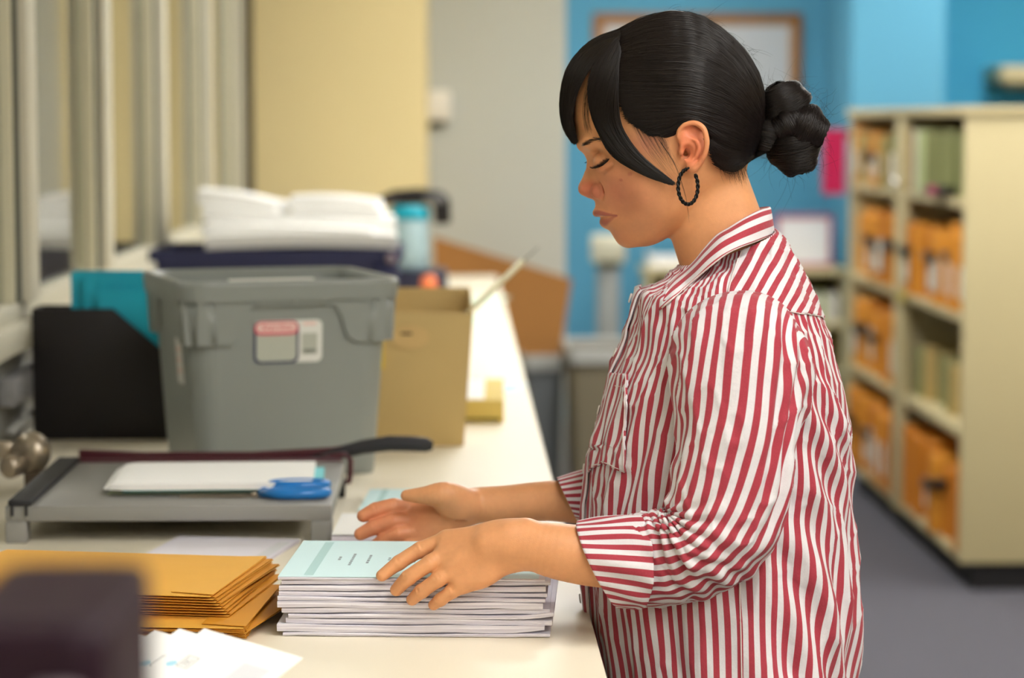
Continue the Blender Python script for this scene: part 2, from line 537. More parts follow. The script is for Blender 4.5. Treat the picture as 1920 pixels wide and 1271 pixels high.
# white paper tray on the left end of the bookcase
a = P(1216, 497, Y=BY + 0.08)
t = thing('paper_tray', 'white tray of papers on the end of the low bookcase below the chin', 'tray', (a[0], BY + 0.08, bz))
MB().box(0, 0.3, 0, 0.2, 0, 0.012).build('base', m_whitecard, t, bevel=0.003)
MB().box(0.02, 0.28, 0.02, 0.18, 0.012, 0.05).build('papers', paper_mat('plain paper', '#f1f0ee', '#c9c5cc'), t)
for (x0, x1) in ((0, 0.01), (0.29, 0.3)):
    MB().box(x0, x1, 0, 0.2, 0.012, 0.07).build('side', m_whitecard, t, bevel=0.002)

# post with an off-white box
a = P(1140, 480, Y=10.6)
po = thing('dispenser_post', 'grey post topped by an off-white dispenser box before the blue wall', 'stand', (a[0], 10.6, 0))
zt = float(P(1140, 440, Y=10.6)[2]); zb = float(P(1140, 492, Y=10.6)[2])
MB().lathe([(0, 0), (0.17, 0), (0.17, 0.012), (0.06, 0.03), (0.05, 0.05), (0, 0.05)], 24).build('foot', M('grey post steel', '#9aa0a0', 0.4, metal=0.2), po, smooth=True)
MB().box(-0.05, 0.05, -0.03, 0.03, 0.04, zb).build('post', M('grey post steel'), po, bevel=0.01)
MB().box(-0.075, 0.075, -0.06, 0.05, zb - 0.002, zt).build('box', M('off white plastic', '#cfcdb8', 0.5), po, bevel=0.015)
MB().box(-0.05, 0.05, -0.075, -0.02, zb - 0.02, zb + 0.01).build('nozzle', M('dark olive plastic and shadow', '#5a5a48', 0.5), po, bevel=0.006)

# cork board with white paper
CY = Y_BLUE
a, b_ = P(1110, 400, Y=CY), P(1503, 25, Y=CY)
cb = thing('notice_board', 'wooden framed notice board covered with white paper on the blue wall', 'notice board', (a[0], CY, 0))
fw, z0, z1 = b_[0] - a[0], float(P(1500, 285, Y=CY)[2]), b_[2]
m_wood = M('brown wood frame', '#95632f', 0.5, noise=(14, 0.15))
MB().box(0, fw, -0.012, 0, z0, z1).build('backing', M('cork', '#b98f5c', 0.9, noise=(60, 0.15)), cb)
for (x0, x1, q0, q1) in ((0, fw, z0, z0 + 0.045), (0, fw, z1 - 0.045, z1), (0, 0.045, z0 + 0.045, z1 - 0.045), (fw - 0.045, fw, z0 + 0.045, z1 - 0.045)):
    MB().box(x0, x1, -0.03, 0, q0, q1).build('frame_bar', m_wood, cb, bevel=0.004)
MB().box(0.06, fw * 0.42, -0.016, -0.013, z0 + 0.1, z1 - 0.06).build('sheet', M('grey white poster paper', '#c3c4c8', 0.7), cb)
MB().box(fw * 0.44, fw - 0.06, -0.016, -0.013, z0 + 0.08, z1 - 0.06).build('sheet', M('grey white poster paper'), cb)

# thermostat on the grey wall
a = P(822, 226, Y=Y_GREY)
th = thing('thermostat', 'small off-white thermostat box on the pale grey wall', 'thermostat', (a[0], Y_GREY, a[2]))
MB().box(-0.047, 0.047, -0.045, 0, 0, 0.115).build('cover', M('warm white plastic', '#f3eee2', 0.45), th, bevel=0.01)
MB().box(-0.034, 0.03, -0.035, 0, -0.024, 0.0).build('shadow_block', M('dark olive plastic and shadow'), th, bevel=0.005)  # dark block in place of the shadow cast below the cover

# beige wall cabinet on the far right
a = P(1878, 163, Y=11.5)
wc = thing('wall_shelf', 'beige wall shelf with a dark underside in the blue alcove', 'shelf', (a[0], 11.5, a[2]))
MB().box(0, 1.0, 0, 0.4, 0.022, 0.1).build('board', m_shelf, wc, bevel=0.006)
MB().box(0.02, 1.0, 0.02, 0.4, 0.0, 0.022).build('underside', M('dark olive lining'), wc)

# waste bins and cardboard
m_bin1 = M('blue grey bin plastic', '#6f7478', 0.55, noise=(3, 0.05))
m_bin2 = M('taupe bin plastic', '#78705c', 0.55, noise=(3, 0.05))
m_rim = M('pale grey bin rim', '#aeb0ac', 0.5)


def waste_bin(label, x0, x1, Y, ztop, mat, dep):
    t = thing('waste_bin', label, 'waste bin', ((x0 + x1) / 2, Y + dep / 2, 0), 0, 'waste bins by the end of the counter')
    w = x1 - x0
    rings = []
    for (z, k) in ((0, 0.8), (0.03, 0.82), (ztop - 0.06, 0.97), (ztop - 0.06, 0.99), (ztop - 0.02, 1.0)):
        rings.append([(p[0], p[1], z) for p in rrect(w * k, dep * k, 0.035)])
    for (z, k) in ((ztop - 0.02, 0.94), (0.05, 0.78)):
        rings.append([(p[0], p[1], z) for p in rrect(w * k, dep * k, 0.03)])
    MB().loft(rings).build('body', mat, t, smooth=False)
    rr = []
    for (z, k) in ((ztop - 0.05, 1.0), (ztop - 0.05, 1.05), (ztop, 1.06), (ztop + 0.004, 1.02), (ztop, 0.95), (ztop - 0.05, 0.95), (ztop - 0.05, 1.0)):
        rr.append([(p[0], p[1], z) for p in rrect(w * k, dep * k, 0.035)])
    MB().loft(rr, cap=False).build('rim', m_rim, t)
    return t


zt = float(P(1020, 668, Y=8.75)[2])
waste_bin('blue grey waste bin holding the brown cardboard sheet', float(P(978, 700, Y=8.75)[0]), float(P(1058, 700, Y=8.75)[0]), 8.75, zt, m_bin1, 0.42)
zt2 = float(P(1120, 655, Y=8.45)[2])
waste_bin('taupe waste bin with a pale rim beside the striped shirt', float(P(1066, 700, Y=8.45)[0]), float(P(1190, 700, Y=8.45)[0]), 8.45, zt2, m_bin2, 0.42)
YC = 8.98
pts = [(812, 443), (900, 470), (1072, 523), (1046, 700), (1030, 980), (985, 980), (985, 690), (820, 650)]
poly = [(float(P(x, y, Y=YC)[0]), float(P(x, y, Y=YC)[2])) for x, y in pts]
m_card = M('brown corrugated cardboard', '#ab7840', 0.8, noise=(5, 0.06), bump=(60, 0.15))
cbx = thing('cardboard_sheet', 'brown flattened cardboard carton standing in the blue grey bin', 'cardboard', (0, YC, 0))
MB().prism(poly, -0.006, 0.0, 'y').build('front_sheet', m_card, cbx)
MB().prism([(x * 0.985 + 0.004, z - 0.004) for x, z in poly], 0.0005, 0.014, 'y').build('back_sheet', m_card, cbx)
f0, f1 = P(905, 473, Y=YC), P(915, 640, Y=YC)
MB().tube([(f0[0], -0.006, f0[2]), (f1[0], -0.006, f1[2])], 0.0015, 6).build('crease', m_card, cbx)

# ================================================================== THINGS ON THE COUNTER
m_paper = paper_mat('booklet paper', '#e6e3ec', '#b8b2c2')
m_paperw = M('bright white paper', '#f6f6f4', 0.7, spec=0.25)
m_cyanpaper = M('light blue cover paper', '#d2eef2', 0.7, spec=0.25)
m_cyanpaper2 = M('cyan booklet paper', '#7fd3dc', 0.65)
m_teal = M('teal folder plastic', '#0aa3bd', 0.45, noise=(9, 0.05))
m_print = M('blue grey print', '#aed3d4', 0.8)
m_ink = M('dark grey ink', '#8c9aa0', 0.8)
m_manila = M('golden manila paper', '#e6ad49', 0.6, spec=0.3, noise=(7, 0.06), bump=(40, 0.1))
m_manila_d = M('manila flap paper', '#d0902c', 0.6, spec=0.3, noise=(7, 0.06))


def wave(x, k):
    return 0.0009 * math.sin(9 * x / 0.28 + k * 1.3) + 0.0006 * math.sin(21 * x / 0.28 + k * 0.7)


def packet(name, w, d, h, mat, parent, seed, curl=0.0, amp=1.0, nx=18):
    """a thin sheaf of paper, softly wavy; origin at the near left corner of its underside"""
    rr = random.Random(seed)
    rings = []
    for i in range(nx + 1):
        x = w * i / nx
        e = (2 * i / nx - 1)
        dz = amp * wave(x, seed) + curl * max(0, e - 0.7) ** 2 * 11
        dz2 = dz + amp * 0.4 * wave(x, seed + 5)
        zb, zt_ = max(0.0, dz), h + dz2
        j = rr.uniform(-0.0006, 0.0006)
        rings.append([(x, j, zb), (x, d + j, zb), (x, d + j, zt_), (x, d * 0.5, zt_), (x, j - 0.0008 * h / 0.006, zt_ - 0.0003), (x, j - 0.0009, (zb + zt_) / 2)])
    return MB().loft(rings).build(name, mat, parent, smooth=False)


# ---- stack of booklets being squared up
A, B = P(523, 1193, z=CZ), P(1022, 1197, z=CZ)
ang = math.atan2(B[1] - A[1], B[0] - A[0])
ca, sa = math.cos(ang), math.sin(ang)
thick = [0.0042, 0.0085, 0.0065, 0.0052, 0.0060, 0.0072, 0.0048, 0.0056, 0.0064, 0.0050, 0.0030]
z = CZ + 0.0006
rs = random.Random(11)
layer = ['bottom', 'second', 'third', 'fourth', 'fifth', 'sixth', 'seventh', 'eighth', 'ninth', 'tenth']
for k, h in enumerate(thick):
    ox = {0: 0.004, 1: -0.002, 2: 0.007, 3: 0.010}.get(k, rs.uniform(-0.002, 0.003))
    oy = {2: 0.003, 3: 0.001}.get(k, rs.uniform(-0.0015, 0.002))
    a2 = ang + R({1: 0.25, 3: -0.3}.get(k, rs.uniform(-0.25, 0.25)))
    if k == len(thick) - 1:
        t = thing('booklet', 'top booklet of the stack with a light blue printed cover', 'booklet', (A[0] + ca * ox - sa * oy, A[1] + sa * ox + ca * oy, z), a2, 'booklets in the stack under the hands')
        packet('pages', 0.2785, 0.2155, h, m_paper, t, k, 0.0, 0.3)
        MB().box(0.0, 0.272, -0.0005, 0.2150, h + 0.0004, h + 0.0008).build('cover', m_cyanpaper, t)
        cov = t.children[-1]
        MB().box(0.026, 0.036, 0.008, 0.205, h + 0.0009, h + 0.0010).build('printed_band', m_print, cov)
        for i, (x, n0) in enumerate(((0.052, 2), (0.066, 7), (0.084, 5), (0.106, 2), (0.128, 4), (0.134, 4), (0.154, 6), (0.159, 3))):
            rr = random.Random(i)
            b = MB()
            y = 0.1075 - n0 * 0.006
            for q in range(n0):
                l = rr.uniform(0.005, 0.009)
                b.box(x, x + 0.0028, y, y + l, h + 0.0009, h + 0.0010)
                y += l + 0.003
            b.build('printed_line', m_ink, cov)
    else:
        t = thing('booklet', 'white booklet sheaf, %s from the counter in the stack under the hands' % layer[k], 'booklet', (A[0] + ca * ox - sa * oy, A[1] + sa * ox + ca * oy, z), a2, 'booklets in the stack under the hands')
        packet('pages', 0.279 + rs.uniform(-0.002, 0.003), 0.2155, h - 0.0006, m_paper, t, k, 0.004 if k in (1, 3) else 0.0, 0.55)
        MB().box(0.004, 0.016, 0.004, 0.005, h - 0.0004, h + 0.0001).build('staple', M('steel wire', '#b8b8b8', 0.3, metal=1.0), t)
    z += h
STACK_TOP = z
# loose sheets poking out at the left of the stack
for k, (dx, dy, hh, mt, nm) in enumerate(((-0.012, 0.03, 0.0, m_paperw, 'white'), (-0.008, 0.012, 0.0006, m_cyanpaper, 'light blue'))):
    pass

# second stack behind, beyond the far hand
A2 = P(612, 1006, z=CZ + 0.03)
for k in range(4):
    h = 0.0078
    t = thing('booklet', '%s booklet of the low stack behind the fingertips' % ['white bottom', 'white second', 'white third', 'pale top'][k], 'booklet', (A2[0] + 0.002 * k, A2[1] + 0.003 * (k % 2), CZ + k * h), R(-5 + k), 'booklets in the low stack')
    packet('pages', 0.2, 0.16, h - 0.0005, m_paper, t, k + 20, 0, 0.5)
    if k == 3:
        MB().box(0.0, 0.2, 0, 0.16, h + 0.0006, h + 0.001).build('cover', m_paperw, t)
# light blue sheet behind the far hand
A3, B3 = P(672, 958, z=CZ + 0.012), P(690, 917, z=CZ + 0.012)
t = thing('booklet', 'light blue covered booklet lying on the counter beyond the far hand', 'booklet', (A3[0], A3[1], CZ), R(-3))
packet('pages', 0.21, B3[1] - A3[1], 0.0112, m_paper, t, 31, 0, 0.4)
MB().box(-0.001, 0.211, 0, B3[1] - A3[1], 0.0118, 0.0124).build('cover', m_cyanpaper, t)
MB().box(0.018, 0.026, 0.004, B3[1] - A3[1] - 0.004, 0.0125, 0.0126).build('printed_band', m_print, t.children[-1])

# ---- manila envelopes, one on another
NE = 15
re_ = random.Random(5)
zc = CZ + 0.0005
for k in range(NE):
    f = k / (NE - 1)
    low = k < 7
    h = 0.0034
    a = R(-4 if low else -10.5) + R(re_.uniform(-2.0, 2.0))
    if k == 0: a = R(-1.0)
    if k == 3: a = R(-14)
    nr = P(462 - 14 * f, 1193 - 9 * k / 3.0, z=zc + h) if low else P(428 - 34 * (k - 7) / 7.0, 1152 - 5.2 * (k - 7), z=zc + h)
    w, d = 0.305, 0.229
    t = thing('manila_envelope', 'golden manila envelope, %s from the counter in the pile' % (ords[k] if k < 14 else 'topmost'), 'envelope', (nr[0], nr[1], zc), a, 'manila envelopes in the pile')
    # origin is the near right corner; the envelope extends to -x and +y, puffed in the middle
    nx, ny = 10, 6
    V, Fc = [], []
    for s in (0, 1):
        for i in range(nx + 1):
            for j in range(ny + 1):
                u, v = i / nx, j / ny
                puff = (math.sin(PI * u) * math.sin(PI * v)) ** 0.5 if 0 < u < 1 and 0 < v < 1 else 0
                sag = 0.004 * math.sin(PI * v) * (0.3 + 0.7 * u) * (1 if k == NE - 1 else 0.1)
                V.append((-w * u, d * v, (h * 0.35 if s == 0 else h * 0.55 + h * 0.45 * puff) - (h * 0.35 * puff if s == 0 else 0) + (sag if s else 0)))
    n1 = (nx + 1) * (ny + 1)
    for i in range(nx):
        for j in range(ny):
            q = (i * (ny + 1) + j, (i + 1) * (ny + 1) + j, (i + 1) * (ny + 1) + j + 1, i * (ny + 1) + j + 1)
            Fc.append(q[::-1]); Fc.append(tuple(n1 + p for p in q))
    def edge(i0, j0, i1, j1):
        a_, b_ = i0 * (ny + 1) + j0, i1 * (ny + 1) + j1
        Fc.append((a_, b_, b_ + n1, a_ + n1))
    for i in range(nx):
        edge(i, 0, i + 1, 0); edge(i + 1, ny, i, ny)
    for j in range(ny):
        edge(0, j + 1, 0, j); edge(nx, j, nx, j + 1)
    MB().add(V, Fc).build('sleeve', m_manila, t)
    # folded flap at the right end: a thin proud sheet
    MB().prism([(0.002, 0.003), (0.0, d - 0.004), (-0.045, d - 0.014), (-0.045, 0.012)], h * 0.9, h * 0.9 + 0.0007).build('flap', m_manila_d if k != NE - 1 else m_manila, t)
    zc += h

# brown wrapping paper behind the plum box
# ---- white sheets under and behind the manila pile
A4 = P(335, 1024, z=CZ + 0.003)
t = thing('paper_pad', 'white printed pad lying flat behind the manila pile', 'paper', (P(500, 1056, z=CZ)[0], P(500, 1056, z=CZ)[1], CZ), R(-12))
packet('pages', 0.16, 0.15, 0.004, m_paper, t, 41, 0, 0.2)
t.children[0].location = (-0.16, 0, 0)
MB().box(-0.02, -0.004, 0.02, 0.12, 0.0046, 0.0048).build('printed_band', M('faint grey print', '#d9dade', 0.8), t)

# ---- fan of white window envelopes in the foreground
ream = thing('paper_ream', 'white wrapped paper ream under the fanned white envelopes', 'paper', (-0.33, 1.93, CZ), R(-14))
MB().box(-0.14, 0.14, -0.108, 0.108, 0, 0.045).build('wrapper', m_paperw, ream, bevel=0.006)
m_logo_k = M('grey print ink', '#8a8d90', 0.8)
m_logo_b = M('sky blue print ink', '#a8d8ea', 0.8)
fan = [(253, 1186, 2.205), (291, 1181, 2.20), (336, 1178, 2.195), (383, 1178, 2.19)]
fan = [(214, 1192, 2.21)] + fan
base = ['leftmost', 'second', 'third', 'fourth', 'rightmost and topmost']
for k, (x, y, Yt) in enumerate(fan):
    TL = P(x, y, Y=Yt)
    TR = P(x + 183, y + 54, Y=Yt - 0.045)
    e1 = TR - TL
    e1 /= np.linalg.norm(e1)
    n = np.array([0.10, -0.30, 0.95]); n -= e1 * np.dot(n, e1); n /= np.linalg.norm(n)
    e2 = np.cross(e1, n)                 # away from TL, towards the viewer
    if e2[1] > 0: e2 = -e2
    t = thing('window_envelope', '%s of the fanned white window envelopes with a small logo' % base[k], 'envelope', (0, 0, 0), 0, 'fanned white envelopes')
    mt = Matrix(((e1[0], e2[0], n[0], TL[0]), (e1[1], e2[1], n[1], TL[1]), (e1[2], e2[2], n[2], TL[2]), (0, 0, 0, 1)))
    t.matrix_world = mt
    s = 1.0
    MB().box(0, 0.105, 0, 0.235, -0.0011, 0.0).build('sleeve', m_paperw, t)
    MB().box(0.066, 0.093, 0.036, 0.13, 0.0, 0.0002).build('window', M('grey glassine', '#dfe1e6', 0.3), t)
    lg = MB()
    for (x0, x1, y0, y1) in ((0.0165, 0.0172, 0.03, 0.052), (0.027, 0.0277, 0.03, 0.052), (0.0165, 0.0277, 0.03, 0.0306), (0.0165, 0.0277, 0.0514, 0.052),
                             (0.0195, 0.0203, 0.034, 0.049), (0.0235, 0.0243, 0.034, 0.049), (0.0195, 0.0243, 0.0405, 0.0413), (0.0195, 0.0222, 0.0445, 0.0452)):
        lg.box(x0, x1, y0, y1, 0.0, 0.0002)
    lg.v = [(a_, b_ + 0.02, c_) for a_, b_, c_ in lg.v]
    lg.build('logo', m_logo_k, t)
    MB().prism([(0.0085, 0.067), (0.0125, 0.064), (0.0155, 0.068), (0.0145, 0.074), (0.01, 0.077), (0.0065, 0.072)], 0, 0.0002).build('logo_emblem', m_logo_b, t)

# ---- dark plum box close to the lens
a, b = P(-120, 1100, Y=0.86), P(200, 1180, Y=0.86)
pb = thing('plum_file_box', 'dark plum file box in the blurred foreground corner', 'box', ((a[0] + b[0]) / 2, 0.93, CZ))
pw, ph = b[0] - a[0], b[2] - CZ
m_plum = M('dark plum plastic', '#1d0718', 0.55, spec=0.25)
rings = [[(p[0], p[1], z_) for p in rrect(pw * k, 0.14 * k, 0.014)] for z_, k in ((0, 1.08), (0.01, 1.09), (ph - 0.012, 1.0), (ph - 0.003, 0.985), (ph, 0.93))]
MB().loft(rings).build('body', m_plum, pb, smooth=False)
MB().box(pw * 0.08, pw * 0.36, -0.08, -0.072, ph - 0.075, ph - 0.02).build('highlight_plate', M('lilac grey metal and highlight', '#8a7c86', 0.35, metal=0.3), pb, bevel=0.003)  # lilac plate imitates the soft highlight on the box

# ---- paper cutter
zt = CZ + 0.048
cx0, cx1 = float(P(8, 950, z=zt)[0]), float(P(622, 946, z=zt)[0])
cy0, cy1 = float(P(300, 948, z=zt)[1]), float(P(300, 866, z=zt)[1])
pc = thing('paper_cutter', 'grey guillotine paper cutter with a black handled blade arm', 'paper cutter', (cx0, cy0, CZ))
W, D = cx1 - cx0, cy1 - cy0
m_cgrey = M('grey enamel', '#8d8c88', 0.45, noise=(5, 0.03))
m_cdark = M('black rubber', '#26262a', 0.6)
m_maroon = M('maroon enamel', '#4a1c26', 0.35, spec=0.5)
m_steel = M('worn steel', '#a79c8c', 0.35, metal=0.8, noise=(20, 0.15))
MB().box(0, W, 0, D, 0.028, 0.048).build('board', m_cgrey, pc, bevel=0.002)
for (x0, y0) in ((0, 0), (W - 0.027, 0), (0, D - 0.03), (W - 0.027, D - 0.03)):
    MB().box(x0, x0 + 0.027, y0, y0 + 0.03, 0, 0.028).build('foot', m_cgrey, pc, bevel=0.002)
MB().box(0.0, W, D - 0.03, D - 0.02, 0.0, 0.03).build('back_skirt', m_cdark, pc)
MB().box(0.004, 0.034, -0.002, D, 0.048, 0.056).build('ruler_rail', m_cdark, pc, bevel=0.002)
for x0 in (0.008, 0.026):
    MB().box(x0, x0 + 0.003, -0.005, 0.002, 0.036, 0.05).build('rail_clip', m_cdark, pc)
MB().box(0.02, W - 0.005, D, D + 0.012, 0.03, 0.053).build('blade_bed', m_maroon, pc, bevel=0.002)
arm = [(0.03, D + 0.02, 0.060), (0.12, D + 0.02, 0.056), (0.28, D + 0.02, 0.056), (W - 0.02, D + 0.02, 0.062), (W + 0.015, D + 0.02, 0.068)]
armr = []
for (x, y, zz) in arm:
    armr.append([(x, y - 0.003, zz - 0.008), (x, y + 0.003, zz - 0.008), (x, y + 0.003, zz + 0.004), (x, y - 0.003, zz + 0.004)])
MB().loft(armr).build('blade_arm', m_maroon, pc, bevel=0.001)
hpts = [P(x, y, Y=cy0 + D + 0.02) - np.array([cx0, cy0, CZ]) for x, y in ((560, 868), (620, 853), (680, 838), (730, 831), (770, 832), (800, 834), (812, 836))]
hr = [0.006, 0.009, 0.0105, 0.0115, 0.0115, 0.0105, 0.006]
MB().tube([tuple(p) for p in hpts], hr, 12).build('handle', m_cdark, pc, smooth=True)
gp = [P(x, y, Y=cy0 + D + 0.005) - np.array([cx0, cy0, CZ]) for x, y in ((600, 858), (648, 852), (657, 862), (657, 885), (655, 902), (640, 906))]
MB().tube([tuple(p) for p in gp], 0.0042, 8).build('guard_bar', m_maroon, pc, smooth=True)
k0 = P(62, 848, Y=cy1 - 0.02) - np.array([cx0, cy0, CZ])
pv = MB().lathe([(0, -0.012), (0.024, -0.012), (0.029, -0.004), (0.029, 0.012), (0.022, 0.022), (0, 0.024)], 24, tuple(k0), (-0.5, -0.8, 0.05)).build('pivot_hub', m_steel, pc, smooth=True)
MB().lathe([(0.011, 0.02), (0.011, 0.03), (0.016, 0.032), (0.0165, 0.056), (0.013, 0.06), (0, 0.06)], 20, tuple(k0 + np.array([0.002, 0, -0.008])), (-0.5, -0.8, -0.12)).build('pivot_knob', m_steel, pc, smooth=True)
MB().box(k0[0] - 0.012, k0[0] + 0.012, k0[1] - 0.012, k0[1] + 0.03, 0.0, k0[2]).build('pivot_post', M('brown steel', '#5d5043', 0.5, metal=0.5), pc, bevel=0.003)
MB().box(k0[0] - 0.06, k0[0] - 0.03, k0[1] + 0.01, k0[1] + 0.03, k0[2] - 0.012, k0[2] + 0.014).build('spring_cap', m_steel, pc, bevel=0.006)

# paper on the cutter
z0 = zt + 0.0
a, b, c = P(200, 930, z=z0), P(624, 920, z=z0), P(612, 870, z=z0 + 0.012)
t = thing('booklet', 'pale green sheet sticking out under the papers on the cutter', 'paper', (a[0], a[1] + 0.012, z0 + 0.0004), R(1.5), 'papers on the cutter')
packet('pages', 0.23, 0.17, 0.0024, M('pale green paper', '#dbe9c9', 0.7), t, 51, 0, 0.2)
t = thing('booklet', 'cyan booklet under the white pages on the cutter', 'booklet', (a[0] + 0.02, a[1] + 0.006, z0 + 0.0034), R(2.5), 'papers on the cutter')
packet('pages', 0.262, 0.18, 0.0055, m_cyanpaper2, t, 52, 0, 0.3)
t = thing('booklet', 'thick white folded pages lying open on the cutter', 'booklet', (P(192, 922, z=z0 + 0.008)[0], P(192, 922, z=z0 + 0.008)[1], z0 + 0.0095), R(2.0), 'papers on the cutter')
Wt, Dt = 0.272, 0.2
rings = []
for i in range(25):
    x = Wt * i / 24
    e = min(1.0, x / 0.03)
    hh = 0.0075 * math.sqrt(max(0.0, 1 - (1 - e) ** 2)) + 0.0008
    yo = 0.012 * (1 - e) ** 2
    rings.append([(x, yo, 0), (x, Dt - yo, 0), (x, Dt - yo, hh), (x, Dt * 0.5, hh + 0.0005), (x, yo, hh)])
MB().loft(rings).build('pages', m_paperw, t, smooth=False)

# scissors
s0 = P(345, 935, z=zt + 0.003)
s1 = P(490, 925, z=zt + 0.003)
sc = thing('scissors', 'steel scissors with bright blue handles lying on the cutter board', 'scissors', (s1[0], s1[1] - 0.012, zt), R(4))
m_sblue = M('bright blue plastic', '#1478c8', 0.3, spec=0.6)
for sgn in (1, -1):
    MB().prism([(0.01, 0.006 * sgn), (-0.02, 0.007 * sgn), (-0.105, 0.001 * sgn), (-0.02, -0.001 * sgn)], 0.001 if sgn > 0 else 0.0025, 0.0023 if sgn > 0 else 0.004).build('blade', m_steel, sc)
    ring = [(0.002 + 0.0, 0.002 * sgn, 0.006)]
    pts_ = []
    for q in range(17):
        aa = PI - 2 * PI * q / 16
        pts_.append((0.05 + 0.036 * math.cos(aa), sgn * (0.018 + 0.015 * math.sin(aa)), 0.008 + 0.005 * (1 if sgn > 0 else 0)))
    MB().tube([(0.0, 0.002 * sgn, 0.005)] + pts_, [0.005] + [0.0068] * 17, 8).build('handle', m_sblue, sc, smooth=True)
MB().lathe([(0, 0), (0.004, 0), (0.004, 0.006), (0.003, 0.007), (0, 0.007)], 12, (-0.008, 0, 0.0)).build('pivot_screw', m_steel, sc, smooth=True)

# ---- grey storage bin
TH = R(18)
FL = np.array([-0.402, 3.535]); bw, bd, bh = 0.345, 0.33, 0.30
ctr = FL + 0.5 * bw * np.array([math.cos(TH), math.sin(TH)]) + 0.5 * bd * np.array([-math.sin(TH), math.cos(TH)])
gb = thing('storage_bin', 'grey plastic storage bin with a flared rim and a product sticker', 'bin', (ctr[0], ctr[1], CZ), TH)
m_bin = M('grey bin plastic', '#8b908c', 0.42, spec=0.5, noise=(4, 0.03))


def ringz(k, zz, kd=None, r=0.03):
    return [(p[0], p[1], zz) for p in rrect(bw * k, bd * (kd or k), r, 6)]


rings = [ringz(0.78, 0.0, r=0.02), ringz(0.80, 0.006, r=0.03), ringz(0.905, 0.27, r=0.04), ringz(0.91, bh - 0.012, r=0.04),
         ringz(0.885, bh - 0.012, r=0.037), ringz(0.775, 0.02, r=0.028)]
MB().loft(rings).build('body', m_bin, gb, smooth=False)
# proud upper skirt
rings = [ringz(0.885, 0.205, r=0.04), ringz(0.915, 0.208, r=0.042), ringz(0.94, bh - 0.02, r=0.045), ringz(0.90, bh - 0.015, r=0.04)]
fk = 0.94
# rim: rolled lip
rr = []
for (zz, k) in ((bh - 0.03, 0.935), (bh - 0.03, 0.985), (bh - 0.006, 1.0), (bh, 0.985), (bh, 0.935), (bh - 0.008, 0.90), (bh - 0.03, 0.90), (bh - 0.03, 0.935)):
    rr.append(ringz(k, zz, r=0.045))
MB().loft(rr, cap=False).build('rim', m_bin, gb, smooth=False)
# skirt pieces: front panel with an arch, the others plain
def skirt(side):
    width = (bw if side in (0, 2) else bd)
    def half(z_):                    # half depth of the wall at height z_
        k = 0.80 + (z_ - 0.006) / (0.264) * 0.105
        return (bd if side in (0, 2) else bw) * k / 2
    hw = width * 0.42
    aw, az = width * 0.24, 0.262
    zlo, zhi = 0.205, bh - 0.026
    arch = [(-hw, zlo), (-aw - 0.012, zlo), (-aw, zlo + 0.01), (-aw + 0.008, az - 0.016), (-aw + 0.02, az), (aw - 0.02, az), (aw - 0.008, az - 0.016), (aw, zlo + 0.01), (aw + 0.012, zlo), (hw, zlo), (hw, zhi), (-hw, zhi)]
    vs = []
    for off in (-0.002, 0.008):
        for (x, z_) in arch:
            y = -(half(z_) + off)
            p = (x, y)
            for _ in range(side):
                p = (-p[1], p[0])
            vs.append((p[0], p[1], z_))
    n = len(arch)
    # concave outline: split into strips
    fs = []
    for o_, flip in ((0, True), (n, False)):
        for q in ((0, 1, 10, 11), ):
            pass
        polys = [(0, 1, 2, 3, 4, 11), (4, 5, 10, 11), (5, 6, 7, 8, 9, 10)]
        for pl in polys:
            q = tuple(o_ + i for i in pl)
            fs.append(q[::-1] if flip else q)
    for i in range(n):
        j = (i + 1) % n
        fs.append((i, j, n + j, n + i))
    MB().add(vs, fs).build('skirt_panel', m_bin, gb)


for s_ in range(4):
    skirt(s_)
# corner skirts
for sx in (-1, 1):
    for sy in (-1, 1):
        rgs = []
        for (zz, k) in ((0.205, 0.885), (0.207, 0.935), (bh - 0.026, 0.965), (bh - 0.026, 0.9)):
            ring = []
            hx, hy, r = bw * k / 2, bd * k / 2, 0.045
            for q in range(9):
                a_ = R(90 * q / 8)
                ring.append((sx * (hx - r + r * math.cos(a_)), sy * (hy - r + r * math.sin(a_)), zz))
            rgs.append(ring)
        MB().loft(rgs, closed=False).build('skirt_corner', m_bin, gb, smooth=True)


def bin_front(x, z_, off=0.0):
    k = 0.80 + (z_ - 0.006) / 0.264 * 0.105
    return (x, -(bd * k / 2 + off), z_)


# product sticker on the recessed front: placed in the plane of the front wall
slope = math.atan2(bd * 0.105 / 2, 0.264)
st = empty('sticker'); st.parent = gb
st.location = bin_front(-0.006, 0.208, 0.001)
st.rotation_euler = (PI / 2 + slope, 0, 0)
st.scale = (0.93, 0.84, 1.0)
m_stw = M('white sticker', '#dfe0da', 0.4)
m_stb = M('navy print', '#262a52', 0.5)
m_str = M('red print', '#d0485a', 0.5)
m_stpale = M('pale pink print', '#e9c9c2', 0.5)
m_stg = M('silver grey print', '#b4b8ac', 0.4)
def flat(name, outline, z0_, z1_, mat, parent):
    return MB().prism(outline, z0_, z1_).build(name, mat, parent)
flat('sticker_base', rrect(0.112, 0.076, 0.01, 5, 0.0, 0.0), 0.0, 0.0006, m_stw, st)
flat('sticker_border', rrect(0.074, 0.076, 0.011, 5, -0.0195, -0.001), 0.0006, 0.0008, m_stb, st)
flat('sticker_panel', rrect(0.066, 0.068, 0.009, 5, -0.0195, -0.001), 0.0008, 0.0010, m_stg, st)
flat('sticker_header', rrect(0.072, 0.025, 0.011, 5, -0.0195, 0.0245), 0.0010, 0.0012, m_str, st)
flat('sticker_oval', rrect(0.066, 0.0175, 0.0085, 5, -0.0195, 0.0255), 0.0012, 0.0014, m_stpale, st)
